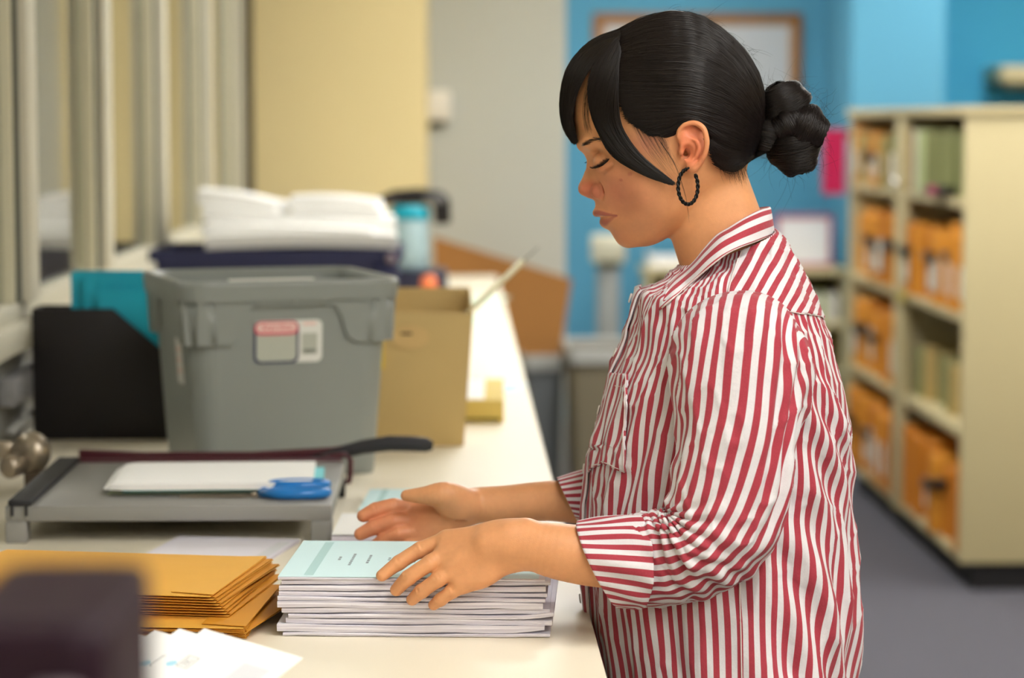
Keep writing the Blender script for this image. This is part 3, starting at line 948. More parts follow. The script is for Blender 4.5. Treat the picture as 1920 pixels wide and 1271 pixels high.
cu = bpy.data.curves.new('brand_text', 'FONT'); cu.body = 'Sterilite'; cu.size = 0.0165; cu.align_x = 'CENTER'; cu.align_y = 'CENTER'; cu.shear = 0.2
cu.materials.append(m_str)
tmp = bpy.data.objects.new('brand_text_curve', cu); COL.objects.link(tmp)
dg = bpy.context.evaluated_depsgraph_get()
tme = bpy.data.meshes.new_from_object(tmp.evaluated_get(dg))
bpy.data.objects.remove(tmp)
tx = link('brand_text', tme, None, st); tx.location = (-0.0195, 0.0255, 0.0015)
flat('sticker_barcode_field', [(0.022, -0.024), (0.048, -0.024), (0.048, 0.014), (0.022, 0.014)], 0.0006, 0.0008, m_stg, st)
bc = MB()
rb = random.Random(2)
x = 0.024
while x < 0.046:
    wv = rb.choice((0.0005, 0.0009, 0.0013))
    bc.box(x, x + wv, -0.022, -0.015, 0.0008, 0.0009)
    x += wv + rb.choice((0.0006, 0.001))
bc.build('barcode', M('black print', '#3a3a36', 0.5), st)
flat('sticker_red_note', [(0.024, 0.028), (0.046, 0.028), (0.046, 0.034), (0.024, 0.034)], 0.0006, 0.0008, m_stpale, st)
# rivets under the rim
for x in (-0.05, 0.0, 0.045):
    MB().lathe([(0.004, 0), (0.004, 0.001), (0.002, 0.002), (0, 0.002)], 10, bin_front(x, 0.268, 0.0085), (0, -1, 0.15)).build('rivet', m_bin, gb, smooth=True)
# label on the left side
k = 0.80 + (0.185 - 0.006) / 0.264 * 0.105
ls = MB().box(-0.002, 0, -0.02, 0.018, -0.034, 0.034).build('side_label', m_stw, gb)
ls.location = (-(bw * 0.868 / 2) - 0.001, -0.055, 0.175); ls.rotation_euler = (0, -slope, 0)
for q in range(3):
    lb = MB().box(-0.0024, -0.002, -0.012, 0.01, -0.004, 0.004).build('side_label_print', m_stpale, ls)
    lb.location = (0, 0, 0.018 - 0.016 * q)
# white paper strip lying on the near rim
ps = MB().box(-0.078, 0.05, -0.007, 0.007, 0, 0.002).build('rim_label', m_stw, gb)
ps.location = (-0.02, -bd * 0.965 / 2, bh + 0.001)

# ---- black magazine file with teal folders
YB = 4.06
def bx(x, y): p = P(x, y, Y=YB); return (float(p[0]), float(p[2]))
x0, _ = bx(61, 700); x1 = bx(330, 700)[0]
ztop = bx(100, 579)[1]
zdiag = bx(318, 672)[1]
xk = bx(212, 579)[0]
zb = CZ
mf = thing('magazine_file', 'black magazine file with a slanted side holding teal folders', 'magazine file', (0, YB, 0))
m_blk = M('black plastic', '#1d1a1b', 0.55, spec=0.35)
side = [(x0, zb), (x1 + 0.06, zb), (x1 + 0.06, zb + 0.08), (xk, ztop), (x0, ztop)]
MB().prism(side, 0, 0.004, 'y').build('side_panel', m_blk, mf, bevel=0.001)
MB().prism(side, 0.086, 0.09, 'y').build('side_panel', m_blk, mf, bevel=0.001)
MB().box(x0, x0 + 0.004, 0.004, 0.086, zb, ztop).build('spine', m_blk, mf)
MB().box(x0 + 0.004, x1 + 0.06, 0.004, 0.086, zb, zb + 0.004).build('bottom', m_blk, mf)
MB().box(x1 + 0.056, x1 + 0.06, 0.004, 0.086, zb + 0.004, zb + 0.08).build('lip', m_blk, mf)
for q, (xa, xb, ya, yb_) in enumerate(((124, 275, 511, 640), (150, 300, 520, 660), (180, 312, 545, 690))):
    pa, pbx = bx(xa, ya), bx(xb, ya)
    rr_ = 0.012
    out = [(pa[0], zb + 0.006), (pbx[0], zb + 0.006), (pbx[0], pa[1] - rr_), (pbx[0] - rr_, pa[1]), (pa[0] + rr_ / 2, pa[1]), (pa[0], pa[1] - rr_ / 2)]
    f = tag(MB().prism(out, 0.012 + 0.018 * (2 - q), 0.018 + 0.018 * (2 - q), 'y').build('teal_folder', m_teal), '%s teal folder standing in the black magazine file' % ['tallest', 'middle', 'shortest'][q], 'folder', 'teal folders')
    f.location = (0, YB, 0)
f = None

# small grey cable tray on the wall at the far left
t = thing('cable_tray', 'grey cable duct and cords on the low wall beside the black file', 'cable duct', (WX, 4.2, CZ + 0.045))
MB().box(0.001, 0.03, -0.3, 0.9, 0.03, 0.075).build('duct', M('grey duct plastic', '#87878a', 0.5), t, bevel=0.004)
MB().tube([(0.02, 0.9, 0.0), (0.03, 0.55, -0.015), (0.035, 0.3, 0.0), (0.02, 0.0, -0.005), (0.02, -0.3, -0.01)], 0.007, 8).build('cord', M('pale grey cord', '#a5a6a4', 0.5), t, smooth=True)

# ---- kraft magazine box right of the bin
YK = 4.0
m_kraft = M('tan kraft board', '#c8ad74', 0.75, noise=(6, 0.05), bump=(70, 0.1))
p0 = P(866, 836, z=CZ); 
kb = thing('kraft_file_box', 'tan kraft board file box with a finger hole beside the grey bin', 'file box', (p0[0], p0[1], CZ), R(0.5))
kw, kd, kh = 0.155, 0.30, 0.222
fl = 0.016
def quad(name, a_, b_, c_, d_, th_):
    a_, b_, c_, d_ = [np.array(q, float) for q in (a_, b_, c_, d_)]
    n_ = np.cross(b_ - a_, d_ - a_); n_ /= np.linalg.norm(n_)
    vs = [a_, b_, c_, d_, a_ + n_ * th_, b_ + n_ * th_, c_ + n_ * th_, d_ + n_ * th_]
    return MB().add(vs, [(0, 3, 2, 1), (4, 5, 6, 7), (0, 1, 5, 4), (1, 2, 6, 5), (2, 3, 7, 6), (3, 0, 4, 7)]).build(name, m_kraft, kb, bevel=0.0008)
quad('front_panel', (-kw, 0, 0), (0, 0, 0), (fl, -0.008, kh), (-kw - 0.0, -0.008, kh), 0.003)
quad('back_panel', (0, kd, 0), (-kw, kd, 0), (-kw, kd, kh + 0.02), (fl, kd, kh + 0.02), 0.003)
quad('side_panel', (0, 0, 0), (0, kd, 0), (fl, kd, kh + 0.02), (fl, -0.006, kh), 0.003)
quad('side_panel', (-kw, kd, 0), (-kw, 0, 0), (-kw, -0.006, kh), (-kw, kd, kh + 0.02), 0.003)
quad('bottom_panel', (-kw, kd, 0.001), (0, kd, 0.001), (0, 0, 0.001), (-kw, 0, 0.001), 0.002)
ov = MB().prism([(0.031 * math.cos(2 * PI * q / 20), 0.02 * math.sin(2 * PI * q / 20)) for q in range(20)], 0, 0.001, 'y').build('finger_patch', M('pale kraft board', '#d2b278', 0.75), kb)
ov.location = (-0.085, -0.0125, 0.182)
MB().box(-0.1, -0.082, -0.0145, -0.0125, 0.186, 0.19).build('finger_slot', M('dark brown slot', '#4a3c22', 0.9), kb)
MB().box(-0.142, -0.128, -0.0135, -0.006, 0.13, 0.2).build('yellow_tape', M('yellow tape', '#dfc01c', 0.4), kb)
# rod leaning in the box
r0, r1, r2 = P(872, 592, Y=4.05), P(980, 490, Y=4.12), P(1010, 463, Y=4.14)
t = thing('flag_stick', 'pale cream stick leaning out of the kraft file box', 'stick', (0, 0, 0))
mid = r0 - (r1 - r0) * 0.9
MB().tube([tuple(mid), tuple(r0), tuple(r1)], [0.0045, 0.005, 0.005], 8).build('shaft', M('pale cream plastic', '#e3dfb9', 0.5), t, smooth=True)
MB().tube([tuple(r1), tuple(r2)], [0.002, 0.0012], 8).build('tip', M('grey wire', '#8d8d84', 0.5), t, smooth=True)

# ---- yellow carton behind it
p0 = P(945, 793, z=CZ)
yb = thing('yellow_carton', 'long low yellow carton with a white label on the counter', 'box', (p0[0], p0[1], CZ), R(-1))
m_ycard = M('yellow card', '#d8bf68', 0.7, noise=(8, 0.04))
MB().box(-0.12, 0, 0, 0.36, 0, 0.041).build('carton', m_ycard, yb, bevel=0.002)
MB().box(-0.075, -0.035, 0.01, 0.34, 0.041, 0.042).build('label', m_paperw, yb)
MB().box(-0.1, -0.008, -0.001, 0.0, 0.004, 0.009).build('print_line', M('dark olive print', '#6b642c', 0.8), yb)
# small notes on the counter
for k, (x, y, c, nm, s_) in enumerate(((905, 600, '#c9e6d2', 'mint green sticky note lying beyond the yellow carton', 0.05), (962, 728, '#bfe3ee', 'light blue slip at the counter edge by the yellow carton', 0.025), (905, 565, '#d5ead6', 'pale mint slip furthest along the counter', 0.06))):
    p = P(x, y, z=CZ)
    t = tag(MB().box(-s_, s_, -s_ * 3, s_ * 3, 0, 0.0015).build('paper_slip', M('slip %d' % k, c, 0.7)), nm, 'paper', 'paper slips on the counter')
    t.location = (p[0] - 0.01, p[1], CZ); t.rotation_euler = (0, 0, R(-12))

# ---- navy crate with a heap of white papers
YN = 5.75
def nx(x, y, Y=YN): p = P(x, y, Y=Y); return p
lx, rx = float(nx(272, 480)[0]), float(nx(752, 480)[0])
lipz = float(nx(500, 470)[2])
m_navy = M('navy plastic', '#22264a', 0.5, spec=0.4)
cr = thing('navy_crate', 'navy blue plastic crate heaped with white papers behind the grey bin', 'crate', ((lx + rx) / 2, YN + 0.21, CZ))
cw, ch = rx - lx, lipz - CZ
rings = [[(p[0], p[1], zz) for p in rrect(cw * k, 0.42 * k, 0.02)] for zz, k in ((0, 0.88), (0.005, 0.9), (ch - 0.03, 0.97), (ch - 0.03, 1.0), (ch, 1.0), (ch, 0.95), (0.01, 0.86))]
MB().loft(rings).build('body', m_navy, cr)
hd = MB().lathe([(0, 0), (0.012, 0), (0.012, 0.006), (0.008, 0.008), (0, 0.008)], 12, (cw * 0.46, -0.213, ch - 0.02), (0, -1, 0)).build('rivet', M('lilac grey metal and highlight'), cr, smooth=True)
MB().box(cw * 0.4, cw * 0.49, -0.24, -0.2, ch - 0.07, ch - 0.04).build('latch', m_navy, cr, bevel=0.004)
heap = [  # (px left, px right, py top, py bottom, Y, tilt)
    (385, 745, 440, 468, 5.80, 0.0, 'lowest'), (380, 700, 425, 448, 5.86, 3.0, 'second lowest'), (405, 742, 418, 440, 5.9, -2.0, 'third'),
    (380, 560, 395, 425, 5.93, 12.0, 'curved left'), (372, 520, 366, 396, 5.97, 16.0, 'top left'), (400, 536, 376, 400, 6.02, 4.0, 'slanting left'),
    (560, 742, 408, 432, 5.92, -1.0, 'flat right'), (548, 716, 388, 410, 5.95, 2.0, 'wide right'), (546, 708, 371, 392, 5.99, 5.0, 'top right')]
for k, (xl, xr, yt, yb_, Yh, tilt, nm) in enumerate(heap):
    a, b, c = P(xl, yb_, Y=Yh), P(xr, yb_, Y=Yh), P(xl, yt, Y=Yh)
    hw = b[0] - a[0]
    hh = c[2] - a[2]
    t = thing('paper_sheaf', '%s sheaf of white forms in the heap on the navy crate' % nm, 'paper', (a[0], Yh, a[2]), R(random.Random(k).uniform(-4, 4)), 'white papers heaped on the crate')
    rings = []
    for i in range(13):
        x = hw * i / 12
        dz = math.sin(PI * i / 12) * 0.006 + math.tan(R(tilt)) * (hw / 2 - x) * 0.6
        sh_ = -0.012 * (k % 3)
        rings.append([(x, sh_, dz), (x, 0.2, dz + 0.004), (x, 0.2, dz + hh * 0.9), (x, 0.1, dz + hh), (x, sh_ - 0.004, dz + hh * 0.92)])
    MB().loft(rings).build('pages', m_paperw, t, smooth=False)

# ---- canister, punch and marker at the far end of the counter
YD = 7.0
bz0 = float(P(770, 508, Y=YD)[2])
bk = thing('black_case', 'low black and navy case under the blue lidded canister', 'case', (float(P(790, 540, Y=YD)[0]), YD + 0.05, CZ))
MB().box(-0.09, 0.075, -0.05, 0.13, 0, bz0 - CZ).build('case_body', M('blue black plastic', '#20223a', 0.4), bk, bevel=0.012)
MB().box(-0.07, 0.06, -0.056, -0.05, 0.015, 0.03).build('slot', m_blk, bk)
MB().box(0.03, 0.06, -0.06, -0.05, 0.012, 0.034).build('latch', M('lilac grey metal and highlight'), bk, bevel=0.003)
cx_, cz1 = float(P(768, 450, Y=YD + 0.05)[0]), float(P(768, 386, Y=YD + 0.05)[2])
can = thing('wipes_canister', 'pale blue canister with a teal lid standing on the black case', 'canister', (cx_, YD + 0.09, bz0))
chh = cz1 - bz0
MB().lathe([(0, 0), (0.052, 0), (0.056, 0.006), (0.056, chh - 0.045), (0.05, chh - 0.035), (0, chh - 0.035)], 28).build('body', M('pale blue plastic', '#a5c0c8', 0.35, spec=0.5), can, smooth=True)
MB().lathe([(0.058, chh - 0.04), (0.06, chh - 0.036), (0.06, chh - 0.012), (0.05, chh), (0, chh)], 28).build('lid', m_teal, can, smooth=True)
pz = cz1
pun = thing('desk_punch', 'black curved desk punch lying on top of the canister', 'punch', (float(P(770, 380, Y=YD + 0.09)[0]), YD + 0.09, pz))
prof = [(-0.125, 0.0), (-0.1, 0.022), (-0.05, 0.044), (0.02, 0.05), (0.09, 0.042), (0.115, 0.022), (0.118, -0.052), (0.07, -0.055), (0.066, 0.004), (0.0, 0.004)]
MB().prism(prof, -0.035, 0.035, 'y').build('body', m_blk, pun, bevel=0.008)
MB().box(-0.07, -0.04, -0.042, -0.034, 0.008, 0.026).build('plate', M('dark grey metal', '#55504f', 0.35, metal=0.6), pun, bevel=0.003)
MB().box(0.04, 0.1, -0.042, -0.034, 0.008, 0.03).build('plate', M('grey plate metal', '#77787a', 0.35, metal=0.6), pun, bevel=0.003)
p = P(804, 557, z=CZ)
mk = thing('orange_marker', 'stubby orange marker standing on the counter before the black case', 'marker', (p[0], p[1] - 0.4, CZ))
mk.location = (float(P(804, 557, Y=6.75)[0]), 6.75, CZ)
mh = float(P(804, 516, Y=6.75)[2]) - CZ
MB().lathe([(0, 0), (0.02, 0), (0.022, 0.004), (0.022, mh - 0.016), (0.018, mh - 0.004), (0.008, mh), (0, mh)], 18).build('barrel', M('orange plastic', '#f2814f', 0.4), mk, smooth=True)
MB().lathe([(0.0225, mh * 0.3), (0.0235, mh * 0.31), (0.0235, mh * 0.36), (0.0225, mh * 0.37)], 18).build('collar', M('pale orange plastic', '#f7a07a', 0.4), mk, smooth=True)

# ================================================================== THE PERSON
# body frame: u to the right of the picture, v up, w towards the viewer (her left side)
FA = R(5.5)
FU = np.array([math.cos(FA), -math.sin(FA), 0.0])
FW = np.array([-math.sin(FA), -math.cos(FA), 0.0])
FO = P(1290, 635.5, Y=2.62); FO = np.array([FO[0], FO[1], 0.0])
PX = 0.000575                       # metres per photo pixel at her middle


def q(px, py, w=0.0):
    """frame coordinates (u, v) of what is seen at a pixel, on the plane w (arrays allowed)"""
    px, py, w = np.broadcast_arrays(np.asarray(px, float), np.asarray(py, float), np.asarray(w, float))
    d = np.stack([(px - 960) / F_PX, (635.5 - py) / F_PX, -np.ones_like(px)], -1) @ _Rz.T
    c0 = CAM - FO
    t = (w - c0 @ FW) / (d @ FW)
    p = c0 + t[..., None] * d
    return p @ FU, p[..., 2]


def fr(px, py, w=0.0):
    u, v = q(px, py, w)
    return np.array([float(u), float(v), float(w)])


def to_world(a):
    a = np.asarray(a, float).reshape(-1, 3)
    return FO + a[:, :1] * FU + a[:, 2:3] * FW + a[:, 1:2] * np.array([0, 0, 1.0])


person = thing('person', 'person in a red and white striped shirt squaring up a paper stack', 'person', (0, 0, 0))


# ------------------------------------------------------------ numeric helpers
def catmull(pts, n):
    pts = np.asarray(pts, float)
    m = len(pts)
    t = np.linspace(0, m - 1, n)
    i = np.clip(np.floor(t).astype(int), 0, m - 2)
    f = (t - i)[:, None]
    p = lambda k: pts[np.clip(k, 0, m - 1)]
    p0, p1, p2, p3 = p(i - 1), p(i), p(i + 1), p(i + 2)
    p0 = np.where((i == 0)[:, None], 2 * p1 - p2, p0)
    p3 = np.where((i == m - 2)[:, None], 2 * p2 - p1, p3)
    return 0.5 * (2 * p1 + (p2 - p0) * f + (2 * p0 - 5 * p1 + 4 * p2 - p3) * f ** 2 + (3 * p1 - p0 - 3 * p2 + p3) * f ** 3)


_lat = np.random.default_rng(4).random((32, 32, 32))


def noise3(p):
    p = np.asarray(p, float)
    i = np.floor(p).astype(int)
    f = p - i
    f = f * f * (3 - 2 * f)
    out = 0
    for a in (0, 1):
        for b in (0, 1):
            for c in (0, 1):
                wgt = (f[..., 0] if a else 1 - f[..., 0]) * (f[..., 1] if b else 1 - f[..., 1]) * (f[..., 2] if c else 1 - f[..., 2])
                out = out + wgt * _lat[(i[..., 0] + a) % 32, (i[..., 1] + b) % 32, (i[..., 2] + c) % 32]
    return out * 2 - 1


class TPS:
    """thin plate spline G(u, v) through scattered values"""

    def __init__(self, uv, val, smooth=0.0):
        self.sc = 0.05
        self.p = np.asarray(uv) / self.sc
        n = len(self.p)
        K = self.phi(np.linalg.norm(self.p[:, None] - self.p[None], axis=-1)) + smooth * np.eye(n)
        Q = np.hstack([np.ones((n, 1)), self.p])
        A_ = np.block([[K, Q], [Q.T, np.zeros((3, 3))]])
        self.c = np.linalg.solve(A_, np.concatenate([val, np.zeros(3)]))

    @staticmethod
    def phi(r):
        return np.where(r > 1e-9, r * r * np.log(np.maximum(r, 1e-9)), 0.0)

    def __call__(self, u, v):
        x = np.stack([np.asarray(u), np.asarray(v)], -1) / self.sc
        sh_ = x.shape[:-1]
        x = x.reshape(-1, 2)
        out = np.empty(len(x))
        for s in range(0, len(x), 20000):
            b = x[s:s + 20000]
            r = np.linalg.norm(b[:, None] - self.p[None], axis=-1)
            out[s:s + 20000] = self.phi(r) @ self.c[:-3] + self.c[-3] + b @ self.c[-2:]
        return out.reshape(sh_)


class Field:
    def __init__(self, lo, hi, h):
        self.lo = np.array(lo, float); self.h = h
        self.n = np.ceil((np.array(hi) - self.lo) / h).astype(int) + 1
        self.a = np.full(self.n, 0.05, np.float32)
        self.ax = [self.lo[i] + h * np.arange(self.n[i]) for i in range(3)]

    def sl(self, lo, hi):
        s, c = [], []
        for i in range(3):
            a = max(0, int((lo[i] - self.lo[i]) / self.h)); b = min(self.n[i], int((hi[i] - self.lo[i]) / self.h) + 2)
            s.append(slice(a, max(a, b))); c.append(self.ax[i][a:max(a, b)])
        return tuple(s), np.meshgrid(*c, indexing='ij', sparse=True)

    def op(self, fn, lo, hi, k, mode='union'):
        s, (x, y, z_) = self.sl(lo, hi)
        if self.a[s].size == 0:
            return
        d = fn(x, y, z_)
        a = self.a[s]
        if mode == 'union':
            hh = np.clip(0.5 + 0.5 * (a - d) / k, 0, 1)
            self.a[s] = (a * (1 - hh) + d * hh - k * hh * (1 - hh)).astype(np.float32)
        else:
            hh = np.clip(0.5 - 0.5 * (a + d) / k, 0, 1)
            self.a[s] = (a * (1 - hh) - d * hh + k * hh * (1 - hh)).astype(np.float32)

    def cap(self, a, b, r1, r2, k=0.006, mode='union', ws=1.0):
        a, b = np.array(a, float), np.array(b, float)
        ba = b - a
        L2 = float(ba @ ba) + 1e-12
        def fn(x, y, z_):
            t = np.clip(((x - a[0]) * ba[0] + (y - a[1]) * ba[1] + (z_ - a[2]) * ba[2]) / L2, 0, 1)
            return np.sqrt((x - a[0] - t * ba[0]) ** 2 + (y - a[1] - t * ba[1]) ** 2 + ((z_ - a[2] - t * ba[2]) / ws) ** 2) - (r1 + (r2 - r1) * t)
        m = max(r1, r2) + 3 * k + 0.004
        self.op(fn, np.minimum(a, b) - m, np.maximum(a, b) + m, k, mode)

    def chain(self, pts, rad, k=0.006, mode='union'):
        for i in range(len(pts) - 1):
            self.cap(pts[i], pts[i + 1], rad[i], rad[i + 1], k, mode)

    def chain_s(self, pts, rad, k=0.002, mode='union', n=None):
        n = n or 5 * (len(pts) - 1) + 1
        c = catmull(np.hstack([np.array(pts), np.array(rad)[:, None]]), n)
        a = self.a
        tmp = Field.__new__(Field); tmp.lo, tmp.h, tmp.n, tmp.ax = self.lo, self.h, self.n, self.ax
        m = max(rad) + 3 * k + 0.006
        s, (x, y, z_) = self.sl(c[:, :3].min(0) - m, c[:, :3].max(0) + m)
        d = np.full(a[s].shape, 0.05, np.float32)
        for i in range(n - 1):
            p, ba = c[i, :3], c[i + 1, :3] - c[i, :3]
            t = np.clip(((x - p[0]) * ba[0] + (y - p[1]) * ba[1] + (z_ - p[2]) * ba[2]) / (ba @ ba + 1e-12), 0, 1)
            d = np.minimum(d, np.sqrt((x - p[0] - t * ba[0]) ** 2 + (y - p[1] - t * ba[1]) ** 2 + (z_ - p[2] - t * ba[2]) ** 2) - (c[i, 3] + (c[i + 1, 3] - c[i, 3]) * t))
        self.op(lambda x_, y_, z2: d, c[:, :3].min(0) - m, c[:, :3].max(0) + m, k, mode)

    def ell(self, c, r, k=0.006, mode='union', rot=0.0, roty=0.0):
        """ellipsoid; rot turns it in the u-v plane, roty about v"""
        c, r = np.array(c, float), np.array(r, float)
        cr_, sr_ = math.cos(rot), math.sin(rot)
        cy_, sy_ = math.cos(roty), math.sin(roty)
        def fn(x, y, z_):
            dx, dy, dz = x - c[0], y - c[1], z_ - c[2]
            a, b = dx * cr_ + dy * sr_, -dx * sr_ + dy * cr_
            a, e = a * cy_ + dz * sy_, -a * sy_ + dz * cy_
            k0 = np.sqrt((a / r[0]) ** 2 + (b / r[1]) ** 2 + (e / r[2]) ** 2)
            k1 = np.sqrt((a / r[0] ** 2) ** 2 + (b / r[1] ** 2) ** 2 + (e / r[2] ** 2) ** 2)
            return k0 * (k0 - 1) / np.maximum(k1, 1e-6)
        m = r.max() + 3 * k + 0.004
        self.op(fn, c - m, c + m, k, mode)

    def mesh(self):
        """naive surface nets"""
        a = self.a
        n = np.array(a.shape)
        ins = a < 0
        cs = np.zeros(n - 1, np.int8)
        for o in np.ndindex(2, 2, 2):
            cs += ins[o[0]:n[0] - 1 + o[0], o[1]:n[1] - 1 + o[1], o[2]:n[2] - 1 + o[2]]
        act = np.argwhere((cs > 0) & (cs < 8))
        idx = np.full(n - 1, -1, np.int64)
        idx[tuple(act.T)] = np.arange(len(act))
        val = np.stack([a[act[:, 0] + o[0], act[:, 1] + o[1], act[:, 2] + o[2]] for o in np.ndindex(2, 2, 2)], 1).astype(float)
        offs = np.array(list(np.ndindex(2, 2, 2)), float)
        acc = np.zeros((len(act), 3)); cnt = np.zeros(len(act))
        for i in range(8):
            for j in range(i + 1, 8):
                if abs(offs[i] - offs[j]).sum() != 1:
                    continue
                m = (val[:, i] < 0) != (val[:, j] < 0)
                t = val[m, i] / (val[m, i] - val[m, j])
                acc[m] += offs[i] + t[:, None] * (offs[j] - offs[i])
                cnt[m] += 1
        verts = self.lo + self.h * (act + acc / cnt[:, None])
        faces = []
        for ax in range(3):
            b, c = (ax + 1) % 3, (ax + 2) % 3
            s0 = [slice(1, -1)] * 3; s1 = [slice(1, -1)] * 3
            s0[ax] = slice(0, n[ax] - 1); s1[ax] = slice(1, n[ax])
            x0, x1 = ins[tuple(s0)], ins[tuple(s1)]
            e = np.argwhere(x0 != x1)
            base = e.copy()
            base[:, b] += 1; base[:, c] += 1
            flip = ~x0[tuple(e.T)]
            quad_ = []
            for (db, dc) in ((-1, -1), (0, -1), (0, 0), (-1, 0)):
                p = base.copy(); p[:, b] += db; p[:, c] += dc
                quad_.append(idx[p[:, 0], p[:, 1], p[:, 2]])
            f = np.stack(quad_, 1)
            f[flip] = f[flip][:, ::-1]
            faces.append(f[(f >= 0).all(1)])
        return verts, np.concatenate(faces)


def np_mesh(name, verts, faces, mat, parent, smooth=True, uv=None, colors=None, world=True):
    me = bpy.data.meshes.new(name)
    verts = to_world(verts) if world else np.asarray(verts, float)
    faces = np.asarray(faces)
    k = faces.shape[1]
    me.vertices.add(len(verts)); me.vertices.foreach_set('co', verts.astype(np.float32).ravel())
    me.loops.add(faces.size); me.loops.foreach_set('vertex_index', faces.astype(np.int32).ravel())
    me.polygons.add(len(faces)); me.polygons.foreach_set('loop_start', np.arange(0, faces.size, k, dtype=np.int32))
    me.update(calc_edges=True)
    if uv is not None:
        l = me.uv_layers.new(name='UVMap')
        l.data.foreach_set('uv', np.asarray(uv, np.float32)[faces.ravel()].ravel())
    if colors is not None:
        at = me.color_attributes.new('Col', 'FLOAT_COLOR', 'POINT')
        at.data.foreach_set('color', np.hstack([colors, np.ones((len(colors), 1))]).astype(np.float32).ravel())
    me.validate()
    return link(name, me, mat, parent, smooth)


def grid_faces(nr, nc, closed):
    i, j = np.meshgrid(np.arange(nr - 1), np.arange(nc if closed else nc - 1), indexing='ij')
    k = (j + 1) % nc
    return np.stack([i * nc + j, i * nc + k, (i + 1) * nc + k, (i + 1) * nc + j], -1).reshape(-1, 4)


def grid_normals(Pg, closed):
    """outward-ish normals of a (rows, cols, 3) grid"""
    dr = np.gradient(Pg, axis=0)
    if closed:
        dc = np.roll(Pg, -1, 1) - np.roll(Pg, 1, 1)
    else:
        dc = np.gradient(Pg, axis=1)
    n = np.cross(dr, dc)
    return n / (np.linalg.norm(n, axis=-1, keepdims=True) + 1e-12)


# ------------------------------------------------------------ materials of the person
def vcol_mat(name, rough, sss, bump_scale, bump_str, spec=0.4):
    m = M(name, '#c08060', rough, spec=spec, sss=sss, bump=(bump_scale, bump_str))
    nt = m.node_tree
    at = nt.nodes.new('ShaderNodeVertexColor'); at.layer_name = 'Col'
    nt.links.new(at.outputs['Color'], nt.nodes['Principled BSDF'].inputs['Base Color'])
    return m


m_skin = vcol_mat('skin', 0.43, 0.12, 900, 0.12)
m_hair = M('black brown hair', '#191210', 0.36, spec=0.5)
m_hair_base = M('hair under layer', '#150e0d', 0.55, spec=0.3)


def stripe_mat(name, red='#a63c49', white='#d8d4d8'):
    m = M(name, white, 0.8, spec=0.2, sheen=0.15)
    nt = m.node_tree
    b = nt.nodes['Principled BSDF']
    uv = nt.nodes.new('ShaderNodeUVMap'); uv.uv_map = 'UVMap'
    sep = nt.nodes.new('ShaderNodeSeparateXYZ'); nt.links.new(uv.outputs['UV'], sep.inputs[0])
    fr_ = nt.nodes.new('ShaderNodeMath'); fr_.operation = 'PINGPONG'; fr_.inputs[1].default_value = 0.5
    nt.links.new(sep.outputs['X'], fr_.inputs[0])
    mr = nt.nodes.new('ShaderNodeMapRange'); mr.interpolation_type = 'SMOOTHSTEP'
    mr.inputs['From Min'].default_value = 0.235; mr.inputs['From Max'].default_value = 0.275
    nt.links.new(fr_.outputs[0], mr.inputs['Value'])
    tc = nt.nodes.new('ShaderNodeTexCoord')
    nz = nt.nodes.new('ShaderNodeTexNoise'); nz.inputs['Scale'].default_value = 900; nz.inputs['Detail'].default_value = 2
    nt.links.new(tc.outputs['Object'], nz.inputs['Vector'])
    mix = nt.nodes.new('ShaderNodeMix'); mix.data_type = 'RGBA'
    mix.inputs[6].default_value = lin(red); mix.inputs[7].default_value = lin(white)
    nt.links.new(mr.outputs['Result'], mix.inputs[0])
    mx2 = nt.nodes.new('ShaderNodeMix'); mx2.data_type = 'RGBA'; mx2.blend_type = 'OVERLAY'; mx2.inputs[0].default_value = 0.18
    nt.links.new(mix.outputs[2], mx2.inputs[6]); nt.links.new(nz.outputs['Fac'], mx2.inputs[7])
    nt.links.new(mx2.outputs[2], b.inputs['Base Color'])
    n2 = nt.nodes.new('ShaderNodeTexNoise'); n2.inputs['Scale'].default_value = 70; n2.inputs['Detail'].default_value = 4
    nt.links.new(tc.outputs['Object'], n2.inputs['Vector'])
    bp = nt.nodes.new('ShaderNodeBump'); bp.inputs['Strength'].default_value = 0.35; bp.inputs['Distance'].default_value = 0.004
    nt.links.new(n2.outputs['Fac'], bp.inputs['Height']); nt.links.new(bp.outputs['Normal'], b.inputs['Normal'])
    return m


m_stripe = stripe_mat('striped cotton')

